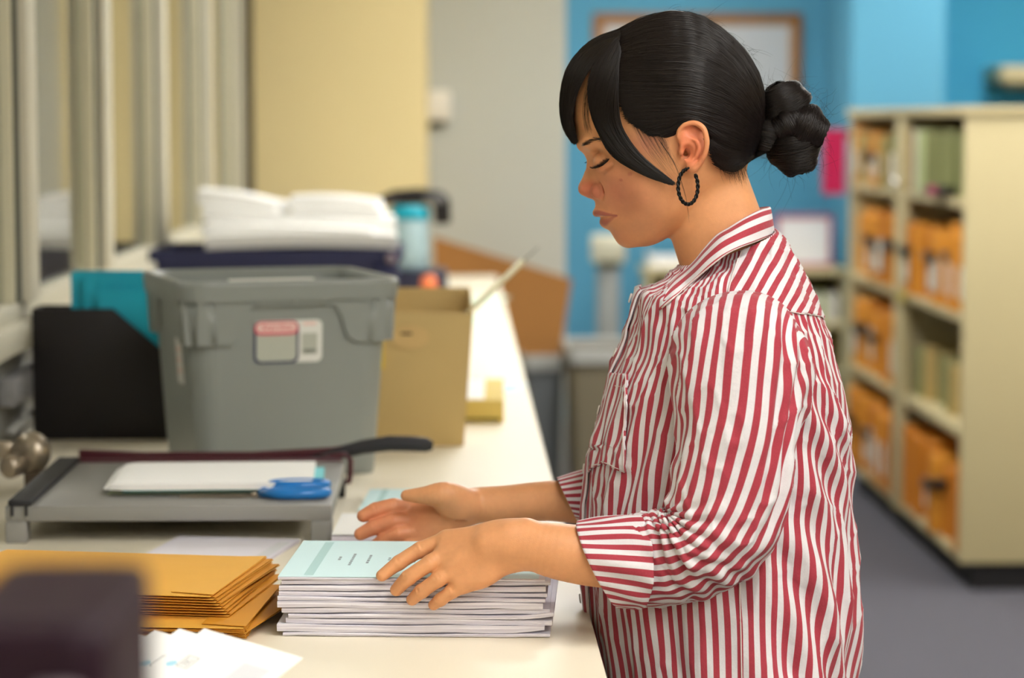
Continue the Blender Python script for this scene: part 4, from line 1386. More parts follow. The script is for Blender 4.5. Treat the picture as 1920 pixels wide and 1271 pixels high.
# ------------------------------------------------------------ head shape: half width over the profile
prof = [(1085, 272), (1092, 284), (1098, 295), (1100, 303), (1099, 311), (1096, 322), (1092, 333), (1087, 344), (1086, 352), (1088, 360), (1095, 367), (1105, 372),
        (1114, 376), (1116, 383), (1115, 390), (1112, 397), (1117, 404), (1126, 408), (1126, 414), (1127, 421), (1133, 428), (1143, 433), (1149, 442), (1156, 453), (1165, 461), (1176, 465), (1197, 463), (1217, 461), (1237, 454), (1251, 446)]
skull = [(1080, 250), (1076, 225), (1077, 200), (1083, 170), (1096, 135), (1118, 100), (1150, 70), (1190, 48), (1240, 36), (1290, 38), (1335, 55), (1375, 88), (1403, 130), (1418, 180), (1420, 230), (1410, 280),
         (1396, 322), (1370, 372), (1330, 412), (1290, 436)]
inner = [(1107, 304, 13), (1104, 318, 11), (1103, 332, 13), (1097, 348, 14), (1104, 356, 19), (1112, 345, 20), (1120, 352, 30), (1128, 345, 42), (1126, 366, 34),
         (1124, 384, 18), (1124, 396, 17), (1136, 395, 31), (1158, 403, 46), (1136, 412, 22), (1140, 423, 20), (1150, 425, 32), (1160, 443, 24), (1168, 452, 24), (1176, 440, 40),
         (1116, 300, 34), (1126, 296, 60), (1146, 298, 80), (1120, 318, 44), (1135, 325, 64), (1150, 330, 82), (1165, 318, 93), (1190, 320, 106), (1225, 320, 114), (1160, 350, 76), (1145, 365, 56),
         (1180, 360, 92), (1220, 360, 108), (1165, 385, 60), (1195, 392, 84), (1235, 390, 100), (1258, 400, 94), (1185, 425, 58), (1215, 430, 68), (1240, 428, 72), (1185, 452, 34), (1215, 452, 40), (1238, 446, 44),
         (1098, 268, 30), (1110, 262, 50), (1128, 262, 70), (1150, 268, 88), (1092, 240, 34), (1105, 215, 58), (1130, 200, 84), (1170, 230, 104), (1200, 270, 114), (1250, 260, 120), (1240, 300, 117),
         (1100, 170, 42), (1130, 140, 72), (1170, 150, 100), (1230, 180, 122), (1290, 200, 130), (1200, 90, 84), (1260, 90, 100), (1330, 110, 100), (1380, 150, 76), (1350, 180, 112), (1390, 230, 76), (1340, 250, 112),
         (1290, 270, 120), (1350, 310, 84), (1380, 310, 62), (1300, 340, 100), (1330, 370, 60), (1290, 400, 66), (1270, 370, 98)]
outer = [(1000, 300), (1000, 420), (1060, 520), (1150, 540), (1000, 180), (1010, 60), (1100, -40), (1250, -70), (1400, -20), (1500, 100), (1520, 250), (1500, 400), (1420, 470), (1060, 380), (1090, 415), (1110, 450), (1140, 490), (1060, 310)]


def tps_from(sil, inn, out_):
    uv, val = [], []
    for (x, y) in sil:
        uv.append(q(x, y, 0)); val.append(0.0)
    for (x, y, w) in inn:
        uv.append(q(x, y, w * PX)); val.append((w * PX) ** 2)
    for (x, y) in out_:
        dmin = min(math.hypot(x - a, y - b) for a, b in sil)
        uv.append(q(x, y, 0)); val.append(-(90 if dmin > 60 else 45) * dmin * PX ** 2)
    uv = np.array([[float(a), float(b)] for a, b in uv])
    return TPS(uv, np.array(val), 1e-7)


G_head = tps_from(prof + skull, inner, outer)

HV = 0.00125                        # head voxel
lo_h = np.array([*[float(x) for x in q(1045, 640, 0)], -0.1]); hi_h = np.array([*[float(x) for x in q(1475, 15, 0)], 0.1])
H = Field(lo_h, hi_h, HV)
uu, vv = np.meshgrid(H.ax[0], H.ax[1], indexing='ij')
G2 = G_head(uu, vv)
gu, gv = np.gradient(G2, HV)
gg = gu ** 2 + gv ** 2
w_ = H.ax[2][None, None, :]
H.a[:] = np.clip((w_ ** 2 - G2[..., None]) / np.sqrt(4 * w_ ** 2 + gg[..., None] + 1e-5), -0.05, 0.05)


def f3(px, py, wpx):
    return fr(px, py, wpx * PX)


def both(fn):
    for s in (1, -1):
        fn(s)


def mir(p, s):
    return np.array([p[0], p[1], p[2] * s])


UPLIP = ((1118, 400, 0), (1122, 399.5, 13), (1135, 401, 28), (1157, 403.5, 44)); UPR = [4.8, 4.5, 3.2, 1.0]
LOLIP = ((1133, 416, 0), (1137, 415.5, 14), (1146, 411.5, 28), (1157, 405, 43)); LOR = [7.0, 6.4, 4.4, 1.4]
# neck: round cone leaning forward, then shoulders' root
H.cap(fr(1312, 335), fr(1376, 520), 86 * PX, 90 * PX, 0.006, ws=0.80)
H.cap(fr(1376, 520), fr(1392, 620), 86 * PX, 80 * PX, 0.015, ws=0.8)
for s in (1, -1):
    # nose wing, nostril, lids, lips
    H.ell(mir(f3(1119, 359, 25), s), np.array([12, 13.5, 9]) * PX, 0.0022, rot=R(10))
    H.ell(mir(f3(1094, 354, 6), s), np.array([9, 11, 9]) * PX, 0.004)
    H.cap(mir(f3(1101, 371, 10), s), mir(f3(1112, 369, 15), s), 3.4 * PX, 2.6 * PX, 0.0012, 'sub')
    H.chain_s([mir(f3(*p), s) for p in ((1127, 343, 36), (1133, 352, 38), (1134, 362, 38), (1130, 372, 34))], np.array([0.8, 2.0, 2.2, 0.8]) * PX, 0.004, 'sub')
    H.chain_s([mir(f3(*p), s) for p in UPLIP], np.array(UPR) * PX, 0.003)
    H.chain_s([mir(f3(*p), s) for p in LOLIP], np.array(LOR) * PX, 0.003)
    H.chain_s([mir(f3(*p), s) for p in ((1117, 406.5, 3), (1128, 407, 17), (1142, 406.5, 33), (1160, 403.5, 48))], np.array([1.0, 1.3, 1.3, 1.1]) * PX, 0.0015, 'sub')
    # eyeball bulge under the lids, socket hollow
    H.ell(mir(f3(1119, 288, 52), s), np.array([15, 7, 16]) * PX, 0.006, 'sub')
    H.ell(mir(f3(1133, 303, 50), s), np.array([21, 19, 22]) * PX, 0.004)
    H.chain([mir(f3(*p), s) for p in ((1115, 316, 52), (1128, 311, 68), (1143, 299, 77))], np.array([1.3, 1.5, 1.2]) * PX, 0.0015, 'sub')
    # lower lid crease
    H.chain([mir(f3(*p), s) for p in ((1116, 323, 46), (1130, 321, 62), (1148, 310, 79))], np.array([1.2, 1.4, 1.0]) * PX, 0.005, 'sub')
    # brow ridge
    H.chain([mir(f3(*p), s) for p in ((1092, 272, 14), (1104, 265, 40), (1128, 262, 68))], np.array([8, 8, 6]) * PX, 0.01)
    # ear
    E = 124
    H.ell(mir(f3(1300, 274, E + 3), s), np.array([25, 43, 7]) * PX, 0.004, rot=R(8), roty=R(-16))
    helix = [(1279, 272, E + 4), (1272, 254, E + 5), (1280, 237, E + 9), (1301, 231, E + 14), (1318, 240, E + 18), (1325, 262, E + 20), (1323, 284, E + 18), (1314, 302, E + 13), (1302, 315, E + 8)]
    H.chain_s([mir(f3(*p), s) for p in helix], np.array([3.5, 4.6, 5.2, 5.4, 5.4, 5.2, 5.0, 5.4, 7]) * PX, 0.0022)
    H.ell(mir(f3(1297, 313, E + 7), s), np.array([10, 12, 5.5]) * PX, 0.004)
    H.chain_s([mir(f3(*p), s) for p in ((1291, 256, E + 9), (1305, 263, E + 12), (1311, 277, E + 13), (1305, 292, E + 11), (1292, 302, E + 9))], np.array([3, 4, 4.6, 4.4, 3.4]) * PX, 0.003)
    H.chain([mir(f3(*p), s) for p in ((1281, 258, E + 6), (1289, 265, E + 6), (1298, 272, E + 5))], np.array([2.5, 2.6, 1.8]) * PX, 0.003)
    H.ell(mir(f3(1290, 286, E + 14), s), np.array([12, 14, 13]) * PX, 0.003, 'sub')
    H.ell(mir(f3(1301, 249, E + 15), s), np.array([13, 9, 8]) * PX, 0.004, 'sub', rot=R(-25))
    H.cap(mir(f3(1284, 288, E + 4), s), mir(f3(1286, 288, E - 20), s), 6 * PX, 4 * PX, 0.003, 'sub')
    H.ell(mir(f3(1277, 283, E + 3), s), np.array([5.5, 9, 5]) * PX, 0.003)
hv, hf = H.mesh()

# ------------------------------------------------------------ hands and forearms
def build_hand(Fd, fore, fore_r, wr, kn, palm, fins, thumb, thumb_r):
    Fd.chain_s(fore, fore_r, 0.008)
    for p, r1, r2 in palm:
        Fd.cap(wr + (p - wr) * 0.04, p, r1, r2, 0.006)
    for pts, rad in fins:
        Fd.chain_s(pts, rad, 0.0026)
        for i in (1, 2):
            Fd.ell(pts[i], [rad[i] * 1.05] * 3, 0.002)
            # creases over the back of the joint
            d_ = pts[i + 1] - pts[i - 1]; d_ = d_ / np.linalg.norm(d_)
            side_ = np.cross(d_, np.array([0.0, 0.55, 0.83])); side_ /= np.linalg.norm(side_)
            up_ = np.cross(side_, d_); up_ *= np.sign(up_[2] + 0.5 * up_[1])
            for o_ in ((-0.0022, 0.0022) if i == 1 else (0.0,)):
                c_ = pts[i] + d_ * o_ + up_ * rad[i] * 1.12
                Fd.cap(c_ - side_ * rad[i] * 0.55, c_ + side_ * rad[i] * 0.55, 0.0011, 0.0011, 0.0012, 'sub')
    Fd.chain_s(thumb, thumb_r, 0.006)


def hand_near():
    Fd = Field([*[float(x) for x in q(680, 1180, 0.17)], 0.04], [*[float(x) for x in q(1330, 930, 0.17)], 0.26], 0.0013)
    g = fr
    wr = g(938, 1019, .178)
    kn = [g(836, 1013, .158), g(834, 1040, .171), g(845, 1067, .179), g(868, 1092, .181)]
    fore = [g(918, 1022, .178), g(945, 1019, .178), g(990, 1022, .178), g(1050, 1034, .178), g(1120, 1044, .176), g(1230, 1054, .172)]
    palm = [(kn[0], .0150, .0100), (kn[1], .0160, .0108), (kn[2], .0160, .0106), (kn[3], .0150, .0094), ((kn[0] + kn[1]) / 2, .0155, .0102), ((kn[1] + kn[2]) / 2, .016, .0104), ((kn[2] + kn[3]) / 2, .0155, .0098)]
    fins = [
        ([kn[0], g(788, 1031, .160), g(748, 1055, .165), g(716, 1079, .171)], [.0098, .0083, .0076, .0062]),
        ([kn[1], g(806, 1056, .179), g(766, 1083, .180), g(743, 1106, .174)], [.0102, .0085, .0078, .0066]),
        ([kn[2], g(823, 1085, .184), g(791, 1108, .182), g(773, 1124, .174)], [.0100, .0081, .0074, .0063]),
        ([kn[3], g(848, 1108, .182), g(826, 1124, .180), g(813, 1134, .174)], [.0090, .0074, .0067, .0057]),
    ]
    th_ = [g(918, 1022, .165), g(880, 1022, .125), g(852, 1034, .100), g(826, 1044, .088)]
    build_hand(Fd, fore, [.0205, .0222, .0245, .029, .031, .031], wr, kn, palm, fins, th_, [.015, .0125, .0098, .0075])
    # wrist bone and tendons
    Fd.ell(g(955, 1000, .186), [.011, .009, .008], 0.008)
    for i in (0, 1, 2):
        n_ = np.array([0, 0.004, 0.0095])
        Fd.cap(wr + (kn[i] - wr) * 0.45 + n_ * 1.05, kn[i] + n_ * 0.75, 0.0018, 0.0028, 0.005)
    Fd.chain_s([g(842, 1012, .160), g(890, 1008, .168), g(935, 1001, .172), g(985, 1001, .176)], [.0098, .0125, .0150, .0165], 0.006)
    Fd.chain_s([g(868, 1094, .180), g(905, 1080, .180), g(938, 1056, .178), g(975, 1040, .178)], [.0098, .0125, .0140, .0170], 0.006)
    return Fd.mesh()


def hand_far():
    Fd = Field([*[float(x) for x in q(640, 1060, -0.1)], -0.2], [*[float(x) for x in q(1330, 860, -0.1)], 0.0], 0.0014)
    g = fr
    wr = g(892, 948, -.104)
    kn = [g(776, 957, -.116), g(774, 977, -.106), g(780, 999, -.098), g(796, 1018, -.094)]
    fore = [g(872, 950, -.104), g(895, 947, -.104), g(950, 945, -.104), g(1010, 940, -.104), g(1070, 940, -.104), g(1290, 950, -.12)]
    palm = [(kn[0], .0150, .0104), (kn[1], .0160, .0112), (kn[2], .0160, .0110), (kn[3], .0150, .0098), ((kn[0] + kn[1]) / 2, .0155, .0106), ((kn[1] + kn[2]) / 2, .016, .011), ((kn[2] + kn[3]) / 2, .0155, .0102)]
    fins = [
        ([kn[0], g(738, 950, -.108), g(704, 957, -.104), g(681, 967, -.1)], [.0102, .0094, .0088, .0073]),
        ([kn[1], g(738, 977, -.098), g(703, 988, -.096), g(676, 1001, -.094)], [.0104, .0094, .0087, .0074]),
        ([kn[2], g(748, 1001, -.092), g(722, 1012, -.094), g(702, 1024, -.096)], [.0102, .0090, .0083, .0071]),
        ([kn[3], g(770, 1022, -.09), g(750, 1034, -.094), g(734, 1044, -.096)], [.0094, .0080, .0073, .0062]),
    ]
    th_ = [g(878, 944, -.092), g(836, 928, -.078), g(797, 929, -.078), g(762, 929, -.082)]
    build_hand(Fd, fore, [.0195, .0205, .0215, .0225, .0245, .034], wr, kn, palm, fins, th_, [.0165, .0150, .0105, .0066])
    Fd.ell(g(850, 948, -.084), [0.024, 0.016, 0.011], 0.008, rot=R(-14))
    Fd.chain_s([g(868, 975, -.085), g(836, 962, -.086), g(806, 946, -.092)], [.0016, .002, .0016], 0.006, 'sub')
    return Fd.mesh()


nv, nf = hand_near()
gv_, gf = hand_far()

# ------------------------------------------------------------ shirt torso
# rings: front point, side point (px, py, w), back point
TR = [
    ((1150, 1440), (1370, 1440, .165), (1585, 1440)),
    ((1140, 1340), (1368, 1340, .168), (1592, 1340)),
    ((1132, 1271), (1366, 1271, .165), (1598, 1271)),
    ((1112, 1150), (1362, 1150, .158), (1607, 1160)),
    ((1100, 1050), (1360, 1050, .152), (1603, 1050)),
    ((1098, 960), (1362, 960, .150), (1598, 960)),
    ((1106, 870), (1370, 870, .150), (1594, 870)),
    ((1122, 790), (1378, 790, .150), (1589, 800)),
    ((1142, 715), (1382, 720, .150), (1573, 725)),
    ((1166, 655), (1384, 660, .148), (1557, 655)),
    ((1184, 600), (1380, 610, .142), (1541, 603)),
    ((1196, 552), (1374, 566, .132), (1520, 553)),
    ((1222, 536), (1372, 538, .114), (1500, 505)),
    ((1248, 522), (1378, 508, .090), (1480, 468)),
    ((1262, 508), (1384, 486, .070), (1458, 444)),
    ((1270, 496), (1386, 470, .060), (1446, 428)),
]


def torso_ctrl(shrink=0.0):
    out = []
    for Fp, Np, Bp in TR:
        f, n, b = fr(*Fp), fr(*Np), fr(*Bp)
        out.append(np.concatenate([f[:2], n, b[:2]]))
    return np.array(out)


NT, NA = 220, 360
ctrl = catmull(torso_ctrl(), NT)
phi = np.linspace(0, 2 * PI, NA, endpoint=False)   # 0 front, pi/2 near side, pi back
cphi, sphi = np.cos(phi), np.sin(phi)
pw_ = 0.86


def torso_grid(inset=0.0):
    g = np.zeros((NT, NA, 3))
    f, n, b = ctrl[:, 0:2], ctrl[:, 2:5], ctrl[:, 5:7]
    c = np.stack([(f[:, 0] + b[:, 0]) / 2, (f[:, 1] + b[:, 1]) / 2], 1)
    ce = np.abs(cphi) ** pw_
    se = np.abs(sphi) ** pw_ * np.sign(sphi)
    fv = np.concatenate([f - c, np.zeros((NT, 1))], 1)
    bv = np.concatenate([b - c, np.zeros((NT, 1))], 1)
    nvv = np.concatenate([n[:, :2] - c, n[:, 2:3]], 1)
    for j in range(NA):
        ev = fv if cphi[j] >= 0 else bv
        side = nvv * abs(se[j])
        side = side * np.array([1, 1, np.sign(se[j]) if se[j] != 0 else 1])
        g[:, j] = np.concatenate([c, np.zeros((NT, 1))], 1) + ev * ce[j] + side
    return g


Tg = torso_grid()
Nrm = grid_normals(Tg, True)
if (Nrm[NT // 2, :, :] * (Tg[NT // 2] - Tg[NT // 2].mean(0))).sum() < 0:
    Nrm = -Nrm
tt = np.linspace(0, 1, NT)[:, None] + 0 * phi[None]
pp = phi[None] + 0 * tt
# soft folds of the cloth
yimg = catmull(np.array([[r[1][1]] for r in TR], float), NT)[:, :1] + 0 * pp
low = np.clip((yimg - 700) / 500, 0, 1)
fold = 0.0030 * low * np.sin(15 * pp + 2.2 * noise3(np.stack([pp * 1.3, tt * 4, 0 * tt], -1)))
fold += 0.0055 * low * noise3(np.stack([pp * 4.2, tt * 5.0, 0 * tt + 3], -1))
fold += 0.0028 * noise3(np.stack([pp * 7 + tt * 8, tt * 12, 0 * tt + 9], -1))
# diagonal drag folds behind the arm and at the back waist
fold += 0.0045 * np.exp(-((pp - 2.35) / 0.55) ** 2) * np.clip((yimg - 660) / 120, 0, 1) * np.sin(26 * (pp * 0.55 + tt * 2.2) + 1.5 * noise3(np.stack([pp * 3, tt * 6, 0 * tt + 5], -1)))
fold += 0.004 * np.exp(-((pp - 0.9) / 0.5) ** 2) * np.exp(-((yimg - 880) / 130) ** 2) * np.sin(22 * (pp * 0.9 - tt * 1.4) + noise3(np.stack([pp * 3, tt * 7, 0 * tt + 1], -1)))
rid = 1 - np.abs(noise3(np.stack([pp * 5 - tt * 5, tt * 11 + pp * 1.5, 0 * tt + 12], -1)))
fold += 0.0028 * (rid ** 5 - 0.35)
rid2 = 1 - np.abs(noise3(np.stack([pp * 9 + tt * 9, tt * 20 - pp * 3, 0 * tt + 15], -1)))
fold += 0.0014 * (rid2 ** 5 - 0.3)
edge_ = np.clip((1 - tt) * 14, 0, 1)
fold *= edge_
Ts = Tg + Nrm * fold[..., None]
# stripe coordinate: arc length round a reference ring
ref = Tg[int(NT * 0.33)]
seg = np.linalg.norm(np.roll(ref, -1, 0) - ref, axis=1)
arc = np.concatenate([[0], np.cumsum(seg)])[:-1]
PER = 0.01285
nper = round(arc[-1] / PER)
per_c = arc / (arc[-1] + seg[-1]) * nper
warp = 0.16 * noise3(np.stack([pp * 3, tt * 7, 0 * tt + 7], -1)) + 0.10 * noise3(np.stack([pp * 8, tt * 16, 0 * tt + 2], -1))
UVt = np.stack([per_c[None] + 0 * tt + warp, tt], -1)
# duplicate the seam column so that the stripes close
Tc = np.concatenate([Ts, Ts[:, :1]], 1)
UVc = np.concatenate([UVt, UVt[:, :1] + np.array([nper, 0])], 1)
shirt = np_mesh('shirt', Tc.reshape(-1, 3), grid_faces(NT, NA + 1, False), m_stripe, person, uv=UVc.reshape(-1, 2))
shirt['label'] = 'red and white striped cotton shirt'
sol = shirt.modifiers.new('thickness', 'SOLIDIFY'); sol.thickness = 0.0012; sol.offset = -1


def ring_index(y):
    return int(np.argmin(np.abs(yimg[:, 0] - y)))


# body under the shirt: same rings, drawn in
bt = torso_grid()
cen = bt.mean(1, keepdims=True)
bt = cen + (bt - cen) * 0.84
bt = bt[::6, ::6]
bverts = bt.reshape(-1, 3)
bfaces = grid_faces(bt.shape[0], bt.shape[1], True)

# ------------------------------------------------------------ sleeves
def sleeve_grid(rings, nt, na, pw=0.95):
    ctl = []
    for A_, O_, B_, I_ in rings:
        ctl.append(np.concatenate([fr(*A_), fr(*O_), fr(*B_), fr(*I_)]))
    ctl = catmull(np.array(ctl), nt)
    A_, O_, B_, I_ = ctl[:, 0:3], ctl[:, 3:6], ctl[:, 6:9], ctl[:, 9:12]
    C_ = (A_ + B_) / 2
    ph = np.linspace(0, 2 * PI, na + 1)
    g = np.zeros((nt, na + 1, 3))
    for j, a in enumerate(ph):
        cx, sx = math.cos(a), math.sin(a)
        e1 = (A_ - C_) if cx >= 0 else (B_ - C_)
        e2 = (O_ - C_) if sx >= 0 else (I_ - C_)
        g[:, j] = C_ + e1 * abs(cx) ** pw + e2 * abs(sx) ** pw
    return g, ph


SL = [
    ((1264, 668, .125), (1366, 549, .128), (1498, 628, .108), (1385, 760, .10)),
    ((1262, 686, .142), (1369, 556, .165), (1508, 650, .125), (1388, 765, .10)),
    ((1263, 712, .152), (1376, 590, .198), (1519, 688, .140), (1388, 775, .10)),
    ((1266, 755, .158), (1380, 670, .215), (1521, 738, .150), (1388, 785, .105)),
    ((1268, 805, .162), (1382, 770, .222), (1505, 800, .160), (1386, 810, .11)),
    ((1264, 862, .166), (1376, 852, .226), (1494, 868, .166), (1378, 862, .115)),
    ((1256, 920, .170), (1366, 930, .228), (1482, 938, .170), (1366, 928, .12)),
    ((1250, 950, .172), (1350, 985, .230), (1462, 1002, .172), (1350, 980, .12)),
    ((1248, 957, .172), (1328, 1022, .230), (1430, 1056, .172), (1328, 1020, .12)),
    ((1244, 960, .172), (1300, 1040, .228), (1385, 1093, .172), (1300, 1040, .12)),
    ((1234, 960, .170), (1270, 1048, .222), (1320, 1118, .170), (1270, 1048, .118)),
    ((1212, 962, .165), (1238, 1052, .212), (1262, 1131, .165), (1235, 1052, .115)),
    ((1190, 966, .168), (1208, 1055, .211), (1205, 1137, .168), (1205, 1055, .116)),
    ((1165, 970, .170), (1185, 1056, .208), (1172, 1136, .170), (1185, 1056, .12)),
]
nS, nA2 = 200, 200
Sg, ph = sleeve_grid(SL, nS, nA2)
SN = grid_normals(Sg[:, :-1], True)
SN = np.concatenate([SN, SN[:, :1]], 1)
cS = Sg[:, :-1].mean(1, keepdims=True)
if (SN * (Sg - cS)).sum() < 0:
    SN = -SN
ts = np.linspace(0, 1, nS)[:, None] + 0 * ph[None]
ps_ = ph[None] + 0 * ts
# folds gathered at the crook of the elbow, fanning out over rings
pv_ = fr(1250, 958, .19)
dv = Sg[..., :2] - pv_[:2]
rad_ = np.linalg.norm(dv, axis=-1)
ang_ = np.arctan2(dv[..., 1], dv[..., 0])
nn = noise3(np.stack([ps_ * 2, ts * 9, 0 * ts + 4], -1))
near_elbow = np.exp(-((ts - 0.66) / 0.16) ** 2)
fd = 0.0048 * near_elbow * np.exp(-rad_ / 0.075) * np.sin(15 * ang_ + 2.0 * nn)
fd += 0.0030 * np.exp(-((ts - 0.74) / 0.10) ** 2) * np.sin(ts * 95 + ps_ * 1.5 + 2.2 * nn) * np.clip(np.sin(ps_) + 0.4, 0, 1)
fd += 0.0042 * np.clip(ts * 8, 0, 1) * np.clip((0.62 - ts) * 6, 0, 1) * noise3(np.stack([ps_ * 2.2, ts * 6, 0 * ts], -1))
# long folds at the back of the upper sleeve
fd += 0.0038 * np.exp(-((ps_ - 2.45) / 0.45) ** 2) * np.clip((ts - 0.08) * 10, 0, 1) * np.clip((0.6 - ts) * 6, 0, 1) * np.sin(ps_ * 17 + ts * 16 + 1.4 * nn)
fd += 0.0018 * noise3(np.stack([ps_ * 6, ts * 22, 0 * ts + 6], -1))
rs1 = 1 - np.abs(noise3(np.stack([ps_ * 2.6 - ts * 6, ts * 13 + ps_, 0 * ts + 21], -1)))
fd += 0.0022 * (rs1 ** 5 - 0.33)
fd *= np.clip(ts * 30, 0, 1)
fd = fd.copy(); fd[:, -1] = fd[:, 0]
Sd = Sg + SN * fd[..., None]
perS = 26.0
wS = 0.14 * noise3(np.stack([ps_ * 2.5, ts * 8, 0 * ts + 8], -1))
cS_ = ps_ / (2 * PI) * perS
irf = int(nS * 4.3 / 13)
half = nA2 // 2
uref, cref = Sg[irf, :half + 1, 0], cS_[irf, :half + 1]
o_ = np.argsort(uref)
uc = Sg[:, :half + 1, 0]
slope_ = (cref[o_][-30] - cref[o_][30]) / (uref[o_][-30] - uref[o_][30])
proj = np.interp(uc, uref[o_][8:-8], cref[o_][8:-8])
proj = np.where(uc < uref[o_][8], cref[o_][8] + (uc - uref[o_][8]) * slope_, proj)
proj = np.where(uc > uref[o_][-9], cref[o_][-9] + (uc - uref[o_][-9]) * slope_, proj)
wmx = Sg[:, :half + 1, 2].max(1, keepdims=True)
proj = proj + slope_ * 0.55 * np.maximum(wmx - Sg[:, :half + 1, 2] - 0.012, 0) * np.where(ps_[:, :half + 1] > PI / 2, 1.0, -1.0) * np.clip((np.abs(ps_[:, :half + 1] - PI / 2) - 0.5) / 0.4, 0, 1)
bl = np.clip((ts[:, :half + 1] - 0.16) / 0.14, 0, 1); bl = bl * bl * (3 - 2 * bl)
cS_ = cS_.copy(); cS_[:, :half + 1] = proj * (1 - bl) + cS_[:, :half + 1] * bl
twist = np.clip((ts - 0.02) / 0.58, 0, 1)
cS_ = cS_ + 2.6 * twist
UVs = np.stack([cS_ + wS, ts], -1)
sl = np_mesh('sleeve', Sd.reshape(-1, 3), grid_faces(nS, nA2 + 1, False), m_stripe, shirt, uv=UVs.reshape(-1, 2))
sm = sl.modifiers.new('thickness', 'SOLIDIFY'); sm.thickness = 0.0012; sm.offset = -1

# rolled cuff
CF = [((1192, 961, .172), (1226, 1072, .217), (1186, 1143, .170), (1205, 1055, .110)),
      ((1165, 963, .172), (1196, 1068, .217), (1181, 1143, .172), (1180, 1055, .112)),
      ((1125, 970, .172), (1150, 1064, .217), (1172, 1142, .174), (1145, 1055, .118)),
      ((1084, 979, .172), (1106, 1060, .216), (1160, 1141, .176), (1110, 1055, .124))]
Cg, ph2 = sleeve_grid(CF, 30, 160)
rows_ = [Cg]
inner_c = Cg[::-1].copy()
cc = inner_c[:, :-1].mean(1, keepdims=True)
inner_c = cc + (inner_c - cc) * 0.93
Cfull = np.concatenate([cc * 0 + (Cg[:1] * 0.55 + (Cg[:1, :-1].mean(1, keepdims=True)) * 0.45) * 0 + (Cg[:1, :-1].mean(1, keepdims=True) + (Cg[:1] - Cg[:1, :-1].mean(1, keepdims=True)) * 0.94), Cg, inner_c], 0)
tc_ = np.linspace(0, 1, len(Cfull))[:, None] + 0 * ph2[None]
pc_ = ph2[None] + 0 * tc_
fc = 0.0022 * noise3(np.stack([pc_ * 3.2, tc_ * 5, 0 * tc_ + 2], -1)) + 0.0016 * np.sin(pc_ * 9 + tc_ * 14) * np.clip(np.sin(pc_), 0, 1)
fc[:, -1] = fc[:, 0]
cdir = Cfull - Cfull[:, :-1].mean(1, keepdims=True)
cdir /= np.linalg.norm(cdir, axis=-1, keepdims=True) + 1e-9
Cfull = Cfull + cdir * fc[..., None]
UVf = np.stack([pc_ / (2 * PI) * perS + 0.35 + 0.10 * noise3(np.stack([pc_ * 3, tc_ * 4, 0 * tc_], -1)), tc_], -1)
np_mesh('cuff', Cfull.reshape(-1, 3), grid_faces(len(Cfull), 161, False), m_stripe, shirt, uv=UVf.reshape(-1, 2))

# far sleeve and its cuff
SF = [((1290, 640, -.14), (1370, 580, -.19), (1480, 640, -.13), (1385, 740, -.11)),
      ((1280, 760, -.16), (1370, 760, -.215), (1480, 770, -.16), (1370, 760, -.12)),
      ((1270, 880, -.165), (1345, 900, -.21), (1440, 930, -.165), (1345, 900, -.115)),
      ((1240, 895, -.15), (1270, 960, -.2), (1330, 1020, -.15), (1270, 960, -.1)),
      ((1170, 880, -.12), (1185, 935, -.17), (1195, 1000, -.12), (1185, 935, -.07)),
      ((1100, 880, -.108), (1115, 935, -.150), (1125, 990, -.108), (1115, 935, -.065))]
Fg, ph3 = sleeve_grid(SF, 80, 90)
UV3 = np.stack([np.linspace(0, perS, 91)[None] + 0 * np.linspace(0, 1, 80)[:, None], 0 * np.zeros((80, 91))], -1)
np_mesh('sleeve', Fg.reshape(-1, 3), grid_faces(80, 91, False), m_stripe, shirt, uv=UV3.reshape(-1, 2))
CF2 = [((1120, 872, -.110), (1130, 935, -.155), (1145, 998, -.110), (1130, 935, -.06)),
       ((1080, 883, -.106), (1098, 935, -.150), (1112, 988, -.106), (1098, 935, -.06)),
       ((1043, 895, -.104), (1062, 935, -.146), (1082, 977, -.104), (1062, 935, -.063))]
Cg2, ph4 = sleeve_grid(CF2, 20, 90)
i2 = Cg2[::-1].copy(); c2 = i2[:, :-1].mean(1, keepdims=True); i2 = c2 + (i2 - c2) * 0.93
C2 = np.concatenate([Cg2, i2], 0)
UV4 = np.stack([np.linspace(0, perS, 91)[None] * 0.9 + 0 * np.zeros((40, 1)), np.zeros((40, 91))], -1)
np_mesh('cuff', C2.reshape(-1, 3), grid_faces(40, 91, False), m_stripe, shirt, uv=UV4.reshape(-1, 2))

# ------------------------------------------------------------ yoke, pocket, collar, placket, seams
def patch(name, rows, cols, off, uvfn, thick_=0.0012):
    """a piece of cloth laid over the torso grid; rows, cols are fractional indices"""
    r = np.asarray(rows); c = np.asarray(cols)
    r0 = np.clip(np.floor(r).astype(int), 0, NT - 2); fr0 = r - r0
    c0 = np.floor(c).astype(int); fc0 = c - c0
    def smp(G):
        a = G[r0, c0 % NA]; b = G[r0 + 1, c0 % NA]; d = G[r0, (c0 + 1) % NA]; e = G[r0 + 1, (c0 + 1) % NA]
        f_, g_ = fr0[..., None], fc0[..., None]
        return (a * (1 - f_) + b * f_) * (1 - g_) + (d * (1 - f_) + e * f_) * g_
    pts_ = smp(Ts) + smp(Nrm) * off
    uv_ = uvfn(pts_, smp(UVt))
    o = np_mesh(name, pts_.reshape(-1, 3), grid_faces(r.shape[0], r.shape[1], False), m_stripe, shirt, uv=uv_.reshape(-1, 2))
    s_ = o.modifiers.new('thickness', 'SOLIDIFY'); s_.thickness = thick_; s_.offset = 0
    return o, pts_


cN, cB = NA / 4, NA / 2            # columns of the near side and of the back
i0, i1 = ring_index(604), NT - 3
rr_, cc_ = np.meshgrid(np.linspace(0, 1, 60), np.linspace(0, 1, 120), indexing='ij')
